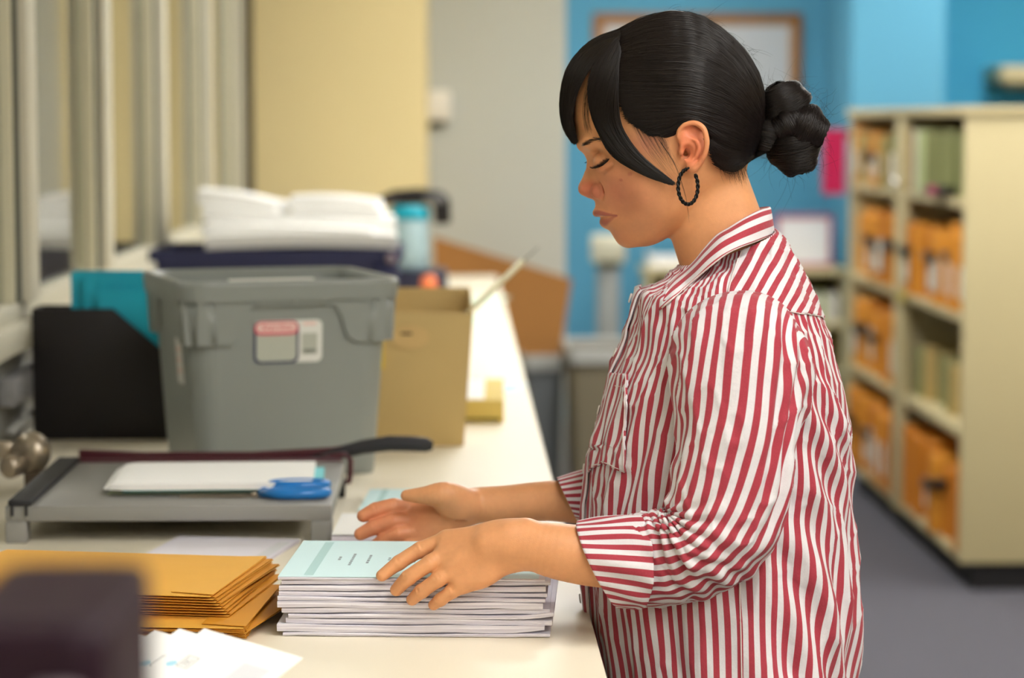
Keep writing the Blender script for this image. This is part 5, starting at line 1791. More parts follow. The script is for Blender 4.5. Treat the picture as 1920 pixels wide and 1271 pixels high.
# the yoke's front edge runs from the shoulder tip to the collar
colA = cN - 2 + 4 * rr_
yr = i0 + (i1 - i0) * rr_ + (1 - rr_) * 10 * np.clip(1 - cc_ * 2.2, 0, 1)
yc = colA + (NA * 0.75 - (cN - 2)) * cc_ - 8 * rr_ * cc_


def yoke_uv(p, uv0):
    u_, v_ = p[..., 0], p[..., 1]
    s = np.sign(p[..., 2])
    x = (u_ - float(q(1430, 520, 0.05)[0])) / PX
    y = -(v_ - float(q(1430, 520, 0.05)[1])) / PX
    bend = 0.0012 * (x * 0.6 + y * 0.8) ** 2
    c = (0.80 * x + 0.52 * y + 0.35 * bend) / 20.5
    c = c + 0.06 * noise3(np.stack([x * 0.03, y * 0.03, 0 * x], -1))
    return np.stack([c, v_], -1)


yoke, yp = patch('yoke', yr, yc, 0.0012, yoke_uv, 0.0010)

# pocket
pk = [(1139, 707), (1181, 729), (1178, 858), (1140, 872), (1108, 852)]
pr0, pr1 = ring_index(705), ring_index(866)
# columns for given picture x at each row: search on the near front quarter
def col_for(row, px):
    pts_ = Ts[row, :int(NA / 4)]
    u_ = pts_[:, 0]
    tgt = np.array([float(q(px, 700, w)[0]) for w in pts_[:, 2]])
    return float(np.interp(0, (u_ - tgt), np.arange(len(u_))))
rows_p = np.linspace(pr0, pr1, 40)
cl, cr2 = [], []
for i, rw in enumerate(rows_p):
    f = i / 39
    xr_ = 1181 - 4 * f
    xl_ = max(np.interp(f, [0, 1], [1141, 1109]), 0)
    cl.append(col_for(int(rw), xl_)); cr2.append(col_for(int(rw), xr_))
cl, cr2 = np.array(cl), np.array(cr2)
ff = np.linspace(0, 1, 50)[None]
pc2 = cl[:, None] * (1 - ff) + cr2[:, None] * ff
pr2 = rows_p[:, None] + 0 * ff
pr2 = pr2 + (np.linspace(0, 1, 40)[:, None]) * (-3.0) * np.abs(ff - 0.5) * 2
pocket, pp_ = patch('pocket', pr2, pc2, 0.0030, lambda p, uv0: uv0 + np.array([0.42, 0]), 0.0022)


def seam(name, pts_, r=0.0009, mat=None):
    o = MB().tube([tuple(x) for x in to_world(pts_)], r, 6).build(name, mat or m_seam, shirt, smooth=True)
    return o


m_seam = M('white seam thread', '#d9ccca', 0.8)
m_seam_red = M('dark red seam', '#8e3844', 0.85)  # darker red than the stripes
seam('pocket_seam', np.concatenate([pp_[:, -1] + np.array([-0.002, 0, 0.001]), pp_[-1, ::-1] + np.array([0, 0.002, 0.001])])[::3], 0.0007)
seam('pocket_hem', pp_[6, :][::3] + np.array([0, 0, 0.0012]), 0.0007)
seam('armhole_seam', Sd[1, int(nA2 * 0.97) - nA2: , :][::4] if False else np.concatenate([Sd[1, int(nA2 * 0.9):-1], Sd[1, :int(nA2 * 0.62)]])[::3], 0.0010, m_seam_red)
seam('yoke_seam', yp[0, :][::3] + np.array([0, 0, 0]), 0.0007)
seam('shoulder_seam', yp[:, 0][::2], 0.0010)
cs_ = int(NA * 0.262)
seam('side_seam', (Ts[2:ring_index(880), cs_] + Nrm[2:ring_index(880), cs_] * 0.0006)[::3], 0.0008)

# placket down the front
r0_, r1_ = ring_index(1400), ring_index(556)
rp, cp = np.meshgrid(np.linspace(r0_, r1_, 150), np.linspace(-9, 7, 20), indexing='ij')
patch('placket', rp, cp, 0.0030, lambda p, uv0: np.stack([np.linspace(0, 2.4, 20)[None] + 0 * uv0[..., 0], uv0[..., 1]], -1), 0.002)
m_btn = M('white shirt button', '#ded8d4', 0.3, spec=0.6)
for k, y in enumerate((575, 668, 770, 880, 1000, 1120, 1240)):
    ri = ring_index(y)
    p = Ts[ri, 1] + Nrm[ri, 1] * 0.0048
    pw0 = to_world(p)[0]; n0 = to_world(p + Nrm[ri, 1])[0] - pw0
    MB().lathe([(0, 0), (0.0052, 0), (0.0055, 0.0008), (0.0045, 0.0016), (0.003, 0.0012), (0, 0.0012)], 14, tuple(pw0), tuple(n0)).build('button', m_btn, shirt, smooth=True)

# collar: a folded strip round the neck
topE = [(1256, 535, .016), (1270, 520, .028), (1288, 505, .042), (1305, 488, .054), (1322, 467, .062), (1345, 443, .066), (1370, 428, .064), (1398, 411, .055), (1424, 398, .036), (1442, 392, .012)]
lowE = [(1236, 581, .038), (1258, 562, .058), (1283, 541, .074), (1308, 519, .086), (1334, 497, .092), (1360, 477, .092), (1385, 464, .086), (1412, 454, .070), (1437, 444, .044), (1450, 438, .014)]
midE = [tuple(np.array(a) * 0.55 + np.array(b) * 0.45 + np.array([0, -3, 0.006])) for a, b in zip(topE, lowE)]
standE = [(a[0] + 8 - 12 * i / 9, a[1] + 34, a[2] * 0.86) for i, a in enumerate(topE)]
innE = [(a[0] + 3 - 7 * i / 9, a[1] + 3, a[2] * 0.92) for i, a in enumerate(topE)]


from mathutils.bvhtree import BVHTree
_tf = grid_faces(NT, NA, True)
bvh_t = BVHTree.FromPolygons([Vector(p) for p in to_world(Ts.reshape(-1, 3))], [tuple(int(i) for i in f) for f in _tf])


def over_shirt(px, py, w, gap):
    """frame point at a pixel, on the plane w but never under the shirt"""
    d = ray(px, py); d = d / np.linalg.norm(d)
    hit = bvh_t.ray_cast(Vector(CAM), Vector(d))[0]
    if hit is not None:
        w = max(w, float((np.array(hit) - FO) @ FW) + gap)
    return fr(px, py, w)


def ring3(E):
    g_ = {id(lowE): 0.003, id(midE): 0.006, id(topE): 0.004}.get(id(E))
    near = np.array([over_shirt(*p, g_) if (g_ and i < 7) else fr(*p) for i, p in enumerate(E)])
    far = near[::-1].copy(); far[:, 2] *= -1
    return catmull(np.concatenate([near, far]), 160)


Cr = np.stack([ring3(E) for E in (lowE, midE, topE, innE, standE)], 0)
Cr = np.stack([catmull(Cr[:, j], 40) for j in range(160)], 1)
tcx = np.linspace(0, 1, 40)[:, None] + 0 * np.zeros((1, 160))
scx = np.linspace(0, 1, 160)[None] + 0 * tcx
Cr[..., 2] += 0.0016 * noise3(np.stack([scx * 16, tcx * 4, 0 * tcx], -1)) * np.sign(Cr[..., 2])
UVk = np.stack([tcx * 4.6 + 0.18 + 0.08 * noise3(np.stack([scx * 14, tcx * 2, 0 * tcx + 3], -1)), scx], -1)
col_o = np_mesh('collar', Cr.reshape(-1, 3), grid_faces(40, 160, False), m_stripe, shirt, uv=UVk.reshape(-1, 2))
s_ = col_o.modifiers.new('thickness', 'SOLIDIFY'); s_.thickness = 0.0022; s_.offset = 0
seam('collar_edge', Cr[0, 2:-2:2], 0.0011)

# ------------------------------------------------------------ one skin mesh
allv = np.concatenate([hv, nv, gv_, bverts])
o1, o2, o3 = len(hv), len(hv) + len(nv), len(hv) + len(nv) + len(gv_)
allf = np.concatenate([hf, nf + o1, gf + o2, bfaces + o3])
col = np.tile(np.array(lin('#d7996a')[:3]), (len(allv), 1))


def tint(center, rad3, color, amt, m=slice(None), soft=1.0):
    c = np.array(center)
    d = np.sqrt((((allv - c) / np.array(rad3)) ** 2).sum(1))
    a = amt * np.clip((1.25 - d) / (0.5 * soft), 0, 1)
    a = a * a * (3 - 2 * a)
    col[:] = col * (1 - a[:, None]) + np.array(lin(color)[:3]) * a[:, None]


hd_ = np.zeros(len(allv), bool); hd_[:o1] = True
for s in (1, -1):
    tint(mir(f3(1172, 355, 60), s), np.array([105, 95, 100]) * PX, '#c47562', 0.62, soft=2.2)
    tint(mir(f3(1160, 445, 30), s), np.array([40, 30, 50]) * PX, '#c67d5a', 0.5, soft=2)
    tint(mir(f3(1215, 265, 110), s), np.array([50, 40, 50]) * PX, '#b87461', 0.6, soft=2)
    tint(mir(f3(1300, 272, 130), s), np.array([34, 52, 30]) * PX, '#db7d5a', 0.75, soft=1.2)
    tint(mir(f3(1106, 356, 14), s), np.array([30, 22, 30]) * PX, '#bd6a50', 0.75, soft=1.6)
    tint(mir(f3(1120, 359, 33), s), np.array([17, 17, 16]) * PX, '#b86850', 0.6, soft=1.4)
    tint(mir(f3(1130, 290, 60), s), np.array([26, 14, 24]) * PX, '#bd8358', 0.6, soft=1.6)
    for L3, RR in ((UPLIP, UPR), (LOLIP, LOR)):
        c_ = catmull(np.hstack([np.array([mir(f3(*p), s) for p in L3]), np.array(RR)[:, None] * PX]), 40)
        sel = np.where(np.linalg.norm(allv - c_[20, :3], axis=1) < 0.05)[0]
        dd = np.min(np.linalg.norm(allv[sel, None] - c_[None, :, :3], axis=-1) / (c_[None, :, 3] * 1.18 + 0.0004), axis=1)
        am = 0.85 * np.clip((1.15 - dd) / 0.3, 0, 1)[:, None]
        col[sel] = col[sel] * (1 - am) + np.array(lin('#a2574f')[:3]) * am
    tint(mir(f3(1163, 338, 92), s), np.array([5, 4, 9]) * PX, '#a8564a', 0.5)
    tint(mir(f3(1181, 326, 100), s), np.array([5, 4, 9]) * PX, '#a8564a', 0.45)
# warm fingers of the far hand
tint(fr(720, 980, -.105), [0.075, 0.05, 0.05], '#cf7d5c', 0.7, soft=2)
tint(fr(745, 1085, .13), [0.03, 0.045, 0.05], '#cd8558', 0.4, soft=2)
mott = noise3(allv * 90)[:, None] * 0.05 + noise3(allv * 350)[:, None] * 0.03
col *= 1 + mott
body = np_mesh('body', allv, allf, m_skin, person, colors=np.clip(col, 0, 1))

# ------------------------------------------------------------ strands
def strands(name, C, r, mat, parent, n=3, taper=0.35):
    """C: (strands, points, 3) in frame coordinates; thin tubes as one mesh"""
    C = to_world(C.reshape(-1, 3)).reshape(C.shape)
    ns, m, _ = C.shape
    T = np.gradient(C, axis=1)
    T /= np.linalg.norm(T, axis=-1, keepdims=True) + 1e-12
    ref_ = np.array([0.31, -0.87, 0.38])
    a = np.cross(T, ref_); a /= np.linalg.norm(a, axis=-1, keepdims=True) + 1e-12
    b = np.cross(T, a)
    rr = (np.asarray(r) * np.ones(ns))[:, None] * (1 - (1 - taper) * np.linspace(0, 1, m)[None] ** 3)
    vs = []
    for k in range(n):
        an = 2 * PI * k / n
        vs.append(C + rr[..., None] * (math.cos(an) * a + math.sin(an) * b))
    V = np.stack(vs, 2)                       # ns, m, n, 3
    ii, jj, kk = np.meshgrid(np.arange(ns), np.arange(m - 1), np.arange(n), indexing='ij')
    k2 = (kk + 1) % n
    at = lambda i, j, k: (i * m + j) * n + k
    Fq = np.stack([at(ii, jj, kk), at(ii, jj, k2), at(ii, jj + 1, k2), at(ii, jj + 1, kk)], -1).reshape(-1, 4)
    o = np_mesh(name, V.reshape(-1, 3), Fq, mat, parent, world=False)
    return o


rg = np.random.default_rng(12)

# ------------------------------------------------------------ hair cap
hsil = [(1150, 72), (1165, 56), (1190, 42), (1220, 28), (1252, 18), (1283, 20), (1310, 28), (1334, 39), (1374, 67), (1400, 92), (1413, 112), (1429, 147), (1437, 185), (1438, 225), (1428, 262), (1412, 292), (1398, 320), (1375, 352), (1335, 380), (1290, 380), (1230, 330), (1150, 300), (1100, 250), (1078, 200), (1086, 160), (1100, 125), (1120, 95)]
hin = [(x, y, w + (7 if x > 1180 else 3)) for (x, y, w) in [(1130, 140, 76), (1170, 150, 106), (1230, 180, 128), (1290, 200, 136), (1200, 90, 92), (1260, 90, 112), (1330, 110, 114), (1380, 150, 92), (1350, 180, 122), (1395, 230, 84), (1340, 250, 116),
                                                          (1170, 230, 104), (1220, 250, 118), (1290, 250, 122), (1350, 310, 88), (1385, 300, 66), (1300, 320, 104), (1250, 50, 70), (1320, 60, 66), (1400, 190, 84), (1190, 70, 62)]]
G_hair = tps_from(hsil, hin, [(1000, 180), (1010, 60), (1100, -40), (1250, -70), (1400, -20), (1520, 100), (1540, 250), (1500, 420), (1350, 480), (1200, 440), (1060, 330)])
hpoly = [(1152, 60), (1156, 110), (1157, 165), (1172, 218), (1195, 240), (1220, 254), (1248, 262), (1266, 256), (1282, 238), (1303, 229), (1322, 240), (1331, 265), (1336, 290), (1346, 311), (1362, 321), (1378, 325), (1392, 322), (1404, 296), (1480, 300), (1500, 100), (1400, -30), (1200, -30)]
Hh = Field([*[float(x) for x in q(1120, 345, 0)], -0.1], [*[float(x) for x in q(1475, 5, 0)], 0.1], 0.0016)
uu, vv = np.meshgrid(Hh.ax[0], Hh.ax[1], indexing='ij')
Gh = G_hair(uu, vv)
gu, gv = np.gradient(Gh, 0.0016)
w_ = Hh.ax[2][None, None, :]
Fh = np.clip((w_ ** 2 - Gh[..., None]) / np.sqrt(4 * w_ ** 2 + (gu ** 2 + gv ** 2)[..., None] + 1e-5), -0.05, 0.05)


def sd_poly(u, v, poly):
    d = np.full(u.shape, 1e9); s = np.ones(u.shape)
    n = len(poly)
    for i in range(n):
        a, b = poly[i], poly[i - 1]
        ex, ey = b[0] - a[0], b[1] - a[1]
        wx, wy = u - a[0], v - a[1]
        t = np.clip((wx * ex + wy * ey) / (ex * ex + ey * ey), 0, 1)
        bx_, by_ = wx - ex * t, wy - ey * t
        d = np.minimum(d, bx_ ** 2 + by_ ** 2)
        c1 = v >= a[1]; c2 = v < b[1]; c3 = ex * wy > ey * wx
        flip = (c1 & c2 & c3) | (~c1 & ~c2 & ~c3)
        s = np.where(flip, -s, s)
    return s * np.sqrt(d)


# the hairline drawn in the picture lies on the near side of the head
pl_uv = []
for (x, y) in hpoly:
    w = 0.07 if (1150 < x < 1345 and 100 < y < 330) else 0.03
    u_, v_ = q(x, y, w); pl_uv.append((float(u_), float(v_)))
sp = sd_poly(uu, vv, pl_uv)[..., None]
k = 0.004
hh = np.clip(0.5 - 0.5 * (sp - Fh) / k, 0, 1)
Hh.a[:] = (sp * (1 - hh) + Fh * hh + k * hh * (1 - hh) + 0.0009).astype(np.float32)
cv, cf = Hh.mesh()
hair = np_mesh('hair', cv, cf, m_hair_base, person)
hair['label'] = 'black hair swept into a low bun with a side fringe'


def on_hair(px, py, lift=0.0006):
    """points of the near hair surface seen at pixels"""
    px, py = np.asarray(px, float), np.asarray(py, float)
    w = np.full(px.shape, 0.05)
    for _ in range(4):
        u, v = q(px, py, w)
        w = 0.5 * w + 0.5 * np.sqrt(np.maximum(G_hair(u, v), 1e-8))
    u, v = q(px, py, w)
    return np.stack([u, v, w + lift], -1)


guides = [[(1163, 56), (1220, 29), (1300, 25), (1375, 70), (1420, 128), (1436, 185), (1440, 226)],
          [(1161, 78), (1228, 56), (1308, 58), (1376, 102), (1418, 165), (1434, 215), (1440, 238)],
          [(1158, 112), (1230, 104), (1310, 108), (1378, 146), (1416, 196), (1432, 232), (1440, 246)],
          [(1157, 150), (1226, 152), (1304, 155), (1370, 184), (1412, 222), (1430, 246), (1440, 254)],
          [(1163, 190), (1228, 190), (1300, 195), (1364, 216), (1408, 242), (1428, 258), (1440, 260)],
          [(1180, 226), (1234, 222), (1296, 216), (1356, 238), (1402, 258), (1426, 268), (1440, 266)],
          [(1218, 252), (1250, 245), (1296, 225), (1350, 256), (1396, 274), (1424, 278), (1440, 272)],
          [(1328, 262), (1338, 270), (1352, 280), (1372, 288), (1396, 288), (1420, 284), (1440, 276)],
          [(1338, 292), (1346, 300), (1358, 308), (1376, 308), (1396, 300), (1420, 288), (1440, 280)],
          [(1346, 310), (1356, 318), (1370, 322), (1384, 318), (1400, 304), (1420, 292), (1440, 284)]]
GG = np.array([catmull(np.array(g, float), 17) for g in guides])      # guides, points, 2
NSTR = 6500
t_ = np.sort(rg.random(NSTR)) * (len(GG) - 1)
t_ = np.where(t_ > 7.0, t_, t_)
i_ = np.clip(t_.astype(int), 0, len(GG) - 2); f_ = (t_ - i_)[:, None, None]
# no strand may run across the ear: guides 6 and 7 are not blended
cross = (i_ == 6)
f_ = np.where(cross[:, None, None], np.where(f_ < 0.5, f_ * 0.12, 1 - (1 - f_) * 0.12), f_)
SP = GG[i_] * (1 - f_) + GG[i_ + 1] * f_
lenp = np.linspace(0, 1, 17)[None]
wob = (rg.normal(0, 2.2, (NSTR, 1)) * np.sin(PI * lenp) + rg.normal(0, 1.6, (NSTR, 1)) * np.sin(2 * PI * lenp + rg.random((NSTR, 1)) * 6))
SP[..., 1] += wob + 5.0 * noise3(np.stack([t_[:, None] * 1.6 + 0 * lenp, lenp * 3 + 0 * t_[:, None], 0 * lenp + 0 * t_[:, None] + 5], -1)) * np.sin(PI * lenp)
SP[..., 0] += rg.normal(0, 3.5, (NSTR, 1)) * np.clip(1 - lenp * 5, 0, 1)
S3 = on_hair(SP[..., 0], SP[..., 1], 0.0)
clump = noise3(np.stack([t_[:, None] * 5 + 0 * lenp, lenp * 2 + 0 * t_[:, None], 0 * lenp + 0 * t_[:, None]], -1))
S3[..., 2] += np.abs(rg.normal(0.0004, 0.0006, (NSTR, 1))) + 0.0006 * clump + 0.0001
near = strands('hair_strands', S3, rg.uniform(0.00014, 0.00030, NSTR), m_hair, hair)
near['kind'] = 'stuff'
F3 = S3[::4].copy(); F3[..., 2] *= -1
o = strands('hair_strands', F3, rg.uniform(0.0004, 0.0007, len(F3)), m_hair, hair); o['kind'] = 'stuff'


def lock(name, guides3, n, r, jit=1.4, pts=15, spread=1.0, sub=True):
    """strands between guides given as (px, py, w px)"""
    G3 = np.array([catmull(np.array(g, float), pts) for g in guides3])
    t = rg.random(n) * (len(G3) - 1)
    i = np.clip(t.astype(int), 0, len(G3) - 2); f = (t - i)[:, None, None]
    C = G3[i] * (1 - f) + G3[i + 1] * f
    l = np.linspace(0, 1, pts)[None]
    C[..., 0] += rg.normal(0, jit, (n, 1)) * (0.4 + l) + rg.normal(0, jit * 0.6, (n, 1)) * np.sin(3 * l + rg.random((n, 1)) * 6)
    C[..., 1] += rg.normal(0, jit * 0.7, (n, 1))
    C[..., 2] += rg.normal(0, jit * 0.8, (n, 1))
    # uneven ends
    cut = 1 - 0.10 * rg.random((n, 1)) * spread
    tq = l * cut * (pts - 1)
    i0q = np.clip(tq.astype(int), 0, pts - 2); fq = (tq - i0q)[..., None]
    ar = np.arange(n)[:, None]
    out = C[ar, i0q] * (1 - fq) + C[ar, i0q + 1] * fq
    u, v = q(out[..., 0], out[..., 1], out[..., 2] * PX)
    o = strands(name, np.stack([u, v, out[..., 2] * PX], -1), rg.uniform(r * 0.6, r * 1.2, n), m_hair, hair)
    o['kind'] = 'stuff'
    return o


# fringe over the forehead, falling from the parting to the brow
front = [[(1172, 62, -60), (1124, 96, -62), (1090, 140, -56), (1078, 190, -46), (1078, 236, -38), (1088, 266, -30)],
         [(1168, 56, -50), (1112, 84, -52), (1074, 130, -50), (1062, 190, -44), (1068, 240, -38), (1084, 270, -30)],
         [(1166, 55, -20), (1108, 78, -20), (1068, 124, -18), (1055, 185, -14), (1060, 236, -12), (1078, 271, -10)],
         [(1165, 56, 5), (1108, 78, 5), (1066, 124, 6), (1052, 184, 8), (1057, 236, 8), (1076, 270, 8)],
         [(1164, 60, 25), (1110, 86, 26), (1072, 132, 27), (1060, 188, 26), (1065, 236, 24), (1082, 270, 22)],
         [(1162, 66, 40), (1116, 94, 44), (1082, 140, 44), (1069, 190, 42), (1068, 232, 36), (1082, 267, 30)],
         [(1162, 66, 48), (1120, 98, 52), (1089, 142, 52), (1074, 188, 46), (1069, 230, 40), (1079, 263, 34)],
         [(1160, 72, 56), (1124, 104, 62), (1096, 144, 60), (1078, 184, 48), (1071, 222, 40), (1078, 256, 32)]]
lock('fringe_front', front, 2600, 0.0003, 1.3)
wisp = [[(1150, 92, 62), (1120, 124, 60), (1100, 165, 56), (1094, 210, 50), (1098, 240, 44), (1103, 262, 38)],
        [(1152, 96, 66), (1126, 128, 66), (1109, 170, 64), (1104, 215, 60), (1110, 245, 56), (1117, 262, 52)]]
lock('fringe_wisps', wisp, 34, 0.00013, 3.0)
side = [[(1160, 70, 58), (1124, 106, 66), (1105, 150, 69), (1108, 205, 70), (1124, 248, 77), (1152, 290, 95), (1200, 322, 116), (1258, 345, 122)],
        [(1158, 76, 62), (1132, 118, 74), (1115, 168, 76), (1114, 215, 76), (1128, 252, 82), (1152, 292, 94), (1200, 322, 116), (1258, 345, 122)],
        [(1160, 84, 70), (1140, 124, 84), (1122, 172, 86), (1118, 218, 84), (1136, 256, 92), (1166, 292, 108), (1210, 322, 120), (1262, 347, 124)],
        [(1162, 92, 78), (1150, 130, 94), (1136, 176, 98), (1132, 220, 96), (1150, 258, 104), (1178, 292, 114), (1216, 320, 122), (1262, 346, 125)],
        [(1162, 100, 84), (1156, 138, 100), (1148, 180, 106), (1148, 224, 106), (1164, 260, 111), (1188, 290, 118), (1222, 318, 124), (1264, 345, 126)],
        [(1160, 108, 88), (1158, 150, 104), (1158, 192, 110), (1162, 232, 111), (1178, 264, 115), (1200, 292, 120), (1230, 318, 125), (1266, 346, 127)]]
lock('fringe_side', side, 3200, 0.0003, 1.5, pts=19)
# loose hairs at the temple and before the ear
temple = [[(1172, 150, 112), (1178, 205, 114), (1200, 262, 118), (1232, 305, 123), (1262, 338, 126)],
          [(1180, 150, 114), (1190, 205, 117), (1218, 258, 121), (1246, 300, 125), (1268, 330, 128)],
          [(1190, 160, 118), (1212, 215, 121), (1240, 262, 124), (1258, 300, 127), (1272, 322, 129)],
          [(1210, 190, 124), (1232, 232, 125), (1250, 268, 126), (1262, 300, 128), (1276, 326, 130)]]
lock('temple_hairs', temple, 110, 0.00008, 4.5, spread=5)
single = [[(1236, 262, 124), (1252, 285, 127), (1266, 308, 131), (1278, 340, 131), (1288, 375, 124), (1293, 410, 112), (1298, 436, 104)],
          [(1234, 262, 124), (1251, 286, 127), (1265, 309, 131), (1277, 341, 131), (1287, 376, 124), (1292, 411, 112), (1297, 430, 104)]]
lock('loose_hair', single, 3, 0.00018, 0.7, spread=2)
nape = [[(1345, 300, 88), (1352, 320, 86), (1362, 338, 82)], [(1375, 315, 70), (1382, 334, 64), (1386, 350, 60)], [(1396, 300, 40), (1402, 326, 34), (1398, 346, 30)]]
lock('nape_hairs', nape, 160, 0.00009, 4.0, pts=10, spread=6)

# bun: coils of hair
bun = empty('bun'); bun.parent = hair


def coil(cx, cy, cw, rx, ry, rw, tilt, n, turns, seed):
    r_ = np.random.default_rng(seed)
    c = f3(cx, cy, cw)
    Fb = Field(c - np.array([max(rx, ry)] * 2 + [rw]) * PX * 1.25, c + np.array([max(rx, ry)] * 2 + [rw]) * PX * 1.25, 0.0024)
    Fb.ell(c, np.array([rx * 0.95, ry * 0.95, rw * 0.95]) * PX, 0.003, rot=tilt)
    v_, f_ = Fb.mesh()
    np_mesh('coil_core', v_, f_, m_hair_base, bun)
    m = 18
    a0 = r_.random((n, 1)) * 2 * PI
    sweep = (0.8 + 1.6 * r_.random((n, 1))) * PI * turns
    th_ = a0 + np.linspace(0, 1, m)[None] * sweep
    lat = np.arcsin(np.clip(r_.uniform(-0.97, 0.97, (n, 1)), -1, 1)) + 0.22 * np.sin(th_ * 1.0 + r_.random((n, 1)) * 0.8) + r_.normal(0, 0.03, (n, 1))
    rad = 1.0 + r_.normal(0.0, 0.018, (n, 1)) + 0.05 * np.sin(lat * 7 + 2 * np.sin(th_))
    # the coil's axis lies in the picture plane, so the strands cross its near side
    X = rx * np.sin(lat) * rad
    Yc = ry * np.cos(lat) * np.cos(th_) * rad
    Zc = rw * np.cos(lat) * np.sin(th_) * rad
    ct, st_ = math.cos(tilt), math.sin(tilt)
    C = np.stack([c[0] + (X * ct - Yc * st_) * PX, c[1] + (X * st_ + Yc * ct) * PX, c[2] + Zc * PX], -1)
    o = strands('coil_strands', C, r_.uniform(0.0002, 0.0004, n), m_hair, bun)
    o['kind'] = 'stuff'


coil(1470, 196, 6, 42, 50, 46, R(-62), 900, 1.0, 1)
coil(1506, 238, 10, 46, 44, 52, R(-20), 900, 1.0, 2)
coil(1486, 270, -2, 60, 50, 56, R(-72), 1100, 0.9, 3)
coil(1448, 246, 0, 42, 50, 44, R(-100), 800, 0.8, 4)
coil(1478, 234, 22, 34, 34, 40, R(35), 600, 0.8, 5)
# flyaways and curls
fl = []
for k_ in range(150):
    a = rg.random() * 2 * PI
    c = f3(1485, 238, rg.uniform(-30, 30))
    p0_ = c + np.array([math.cos(a) * 62 * PX, math.sin(a) * 78 * PX, 0])
    d = np.array([math.cos(a + rg.normal(0, 0.9)), math.sin(a + rg.normal(0, 0.9)), rg.normal(0, 0.4)])
    L_ = rg.uniform(0.006, 0.022)
    s = np.linspace(0, 1, 12)[:, None]
    side_ = np.array([-d[1], d[0], 0.2]); kk = rg.normal(0, 1.2)
    fl.append(p0_ + d * L_ * s + side_ * L_ * kk * s ** 2 + 0.0012 * np.sin(s * rg.uniform(4, 10) + rg.random() * 6) * side_)
for k_ in range(70):
    t = rg.random()
    hs = np.array(hsil[1:14], float)
    p = catmull(hs, 100)[int(t * 99)]
    p0_ = f3(p[0], p[1], rg.uniform(-25, 25))
    d = np.array([rg.normal(0.6, 0.5), rg.normal(0.2, 0.5), 0]); L_ = rg.uniform(0.006, 0.02)
    s = np.linspace(0, 1, 12)[:, None]
    fl.append(p0_ + d * L_ * s - np.array([0, 1, 0]) * L_ * rg.uniform(0.1, 0.7) * s ** 2)
o = strands('flyaway_hairs', np.array(fl), 0.00011, m_hair, hair); o['kind'] = 'stuff'

# ------------------------------------------------------------ brow, lashes, eye, earring
from mathutils.bvhtree import BVHTree
bvh = BVHTree.FromPolygons([Vector(p) for p in to_world(hv)], [tuple(int(i) for i in f) for f in hf])


def surf(px, py, lift=0.0):
    """points of the head's near surface seen at pixels, as frame coordinates"""
    px, py = np.broadcast_arrays(np.asarray(px, float), np.asarray(py, float))
    out = np.zeros(px.shape + (3,))
    for idx_ in np.ndindex(px.shape):
        d = ray(px[idx_], py[idx_]); d = d / np.linalg.norm(d)
        hit = bvh.ray_cast(Vector(CAM), Vector(d))[0]
        if hit is None:
            u_, v_ = q(px[idx_], py[idx_], 0.0); out[idx_] = (u_, v_, 0.0); continue
        p = np.array(hit) - d * lift - FO
        out[idx_] = (p @ FU, p[2], p @ FW)
    return out


nb = 130
tb = rg.random(nb)
bx_ = np.interp(tb, [0, 0.5, 1], [1090, 1108, 1140]) + rg.normal(0, 0.8, nb)
by_ = np.interp(tb, [0, 0.4, 1], [273, 263, 259]) + rg.normal(0, 1.7, nb)
l = np.linspace(0, 1, 6)[None]
eb = surf(bx_[:, None] + l * 8, by_[:, None] - l * (2.5 - 3 * tb[:, None]), 0.0005)
brow = strands('eyebrow', eb, 0.00015, m_hair, body); brow['kind'] = 'stuff'
nl = 60
tl = np.linspace(0, 1, nl)
lx = np.interp(tl, [0, 0.5, 1], [1114, 1129, 1143]); ly = np.interp(tl, [0, 0.5, 1], [315, 309, 297]); lw = surf(lx, ly, 0.0003)[:, 2] / PX
l = np.linspace(0, 1, 7)[None]
ex = lx[:, None] - l * (9 - 3 * tl[:, None]) + rg.normal(0, 0.8, (nl, 1)) * l
ey = ly[:, None] + (l * 3.0 - 5.0 * l ** 2 + 0.6) + rg.normal(0, 0.6, (nl, 1)) * l
ew = lw[:, None] + l * (8 - 3 * tl[:, None])
u_, v_ = q(ex, ey, ew * PX)
lash = strands('eyelashes', np.stack([u_, v_, ew * PX], -1), 0.00026, m_hair, body); lash['kind'] = 'stuff'
lp = np.array([fr(a, b, c * PX) for a, b, c in zip(lx, ly, lw)])
MB().tube([tuple(x) for x in to_world(lp)[::4]], [0.0006] + [0.0013] * 12 + [0.0011, 0.0006], 6).build('lash_line', m_hair_base, body, smooth=True)
fe = np.array([fr(*p) for p in ((1101, 303, -.03), (1098, 305, -.031), (1096, 305.5, -.031))])
MB().tube([tuple(x) for x in to_world(fe)], [0.0006, 0.0005, 0.0003], 5).build('far_lashes', m_hair_base, body)

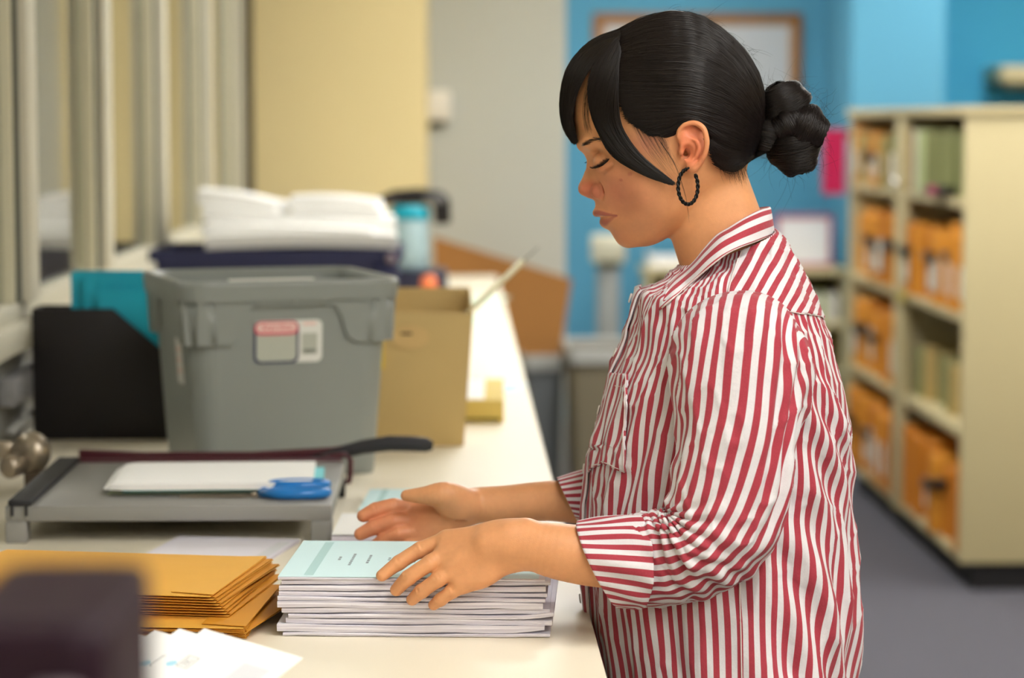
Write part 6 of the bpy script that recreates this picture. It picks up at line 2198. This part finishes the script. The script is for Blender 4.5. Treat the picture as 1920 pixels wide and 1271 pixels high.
er = empty('earring'); er.parent = person
er['label'] = 'black twisted hoop earring'
m_ring = M('black twisted metal', '#060606', 0.4, spec=0.3)
ecx, ecy, ew0 = 1290, 350, 142
ths = np.linspace(R(100), R(405), 90)
strA, strB = [], []
for i, a in enumerate(ths):
    c = f3(ecx + 18.5 * math.cos(a), ecy - 33 * math.sin(a), ew0 - 6 * math.sin(a) + 2)
    tw = i * 0.62
    rad_dir = np.array([math.cos(a), math.sin(a), 0])
    off_ = 0.00105 * (math.cos(tw) * rad_dir + math.sin(tw) * np.array([0, 0, 1.0]))
    strA.append(c + off_); strB.append(c - off_)
for st2 in (strA, strB):
    MB().tube([tuple(x) for x in to_world(np.array(st2))], 0.00125, 8).build('hoop_strand', m_ring, er, smooth=True)
pst = np.array([f3(1287, 318, ew0), f3(1291, 315, ew0 - 3), f3(1292, 315, 124)])
MB().tube([tuple(x) for x in to_world(pst)], 0.0011, 8).build('post', m_ring, er, smooth=True)

# ------------------------------------------------------------ trousers and shoes
m_trs = M('dark navy trousers', '#1f2027', 0.85, noise=(30, 0.1))
hipu = float(fr(1365, 1300)[0])
tr = empty('trousers'); tr.parent = person
def oval(cu_, cw_, v, ru, rw, n=28):
    return [tuple(to_world(np.array([cu_ + ru * math.cos(2 * PI * i / n), v, cw_ + rw * math.sin(2 * PI * i / n)]))[0]) for i in range(n)]
MB().loft([oval(hipu, 0, v, ru, rw) for v, ru, rw in ((0.97, .105, .13), (0.90, .115, .15), (0.82, .12, .165), (0.76, .11, .16), (0.74, .09, .14))]).build('hip_section', m_trs, tr, smooth=True)
for s in (1, -1):
    MB().loft([oval(hipu + o_, s * c_, v, ru, rw) for v, o_, c_, ru, rw in ((0.80, 0, .08, .09, .078), (0.65, -.005, .085, .085, .075), (0.5, -.01, .09, .068, .062), (0.3, 0, .09, .06, .056), (0.12, .01, .092, .052, .05), (0.06, .01, .092, .055, .052))]).build('leg', m_trs, tr, smooth=True)
    sh_rings = []
    for uo, hw, ht in ((0.07, .022, .05), (0.05, .032, .07), (0.0, .034, .075), (-0.06, .036, .055), (-0.12, .038, .042), (-0.165, .03, .032), (-0.185, .012, .02)):
        ring = []
        for i in range(14):
            a = 2 * PI * i / 14
            ring.append(tuple(to_world(np.array([hipu + uo, max(0.0, ht * 0.5 + ht * 0.5 * math.sin(a)), s * .093 + hw * math.cos(a)]))[0]))
        sh_rings.append(ring)
    MB().loft(sh_rings).build('shoe', M('black leather', '#141414', 0.4), person, smooth=True)
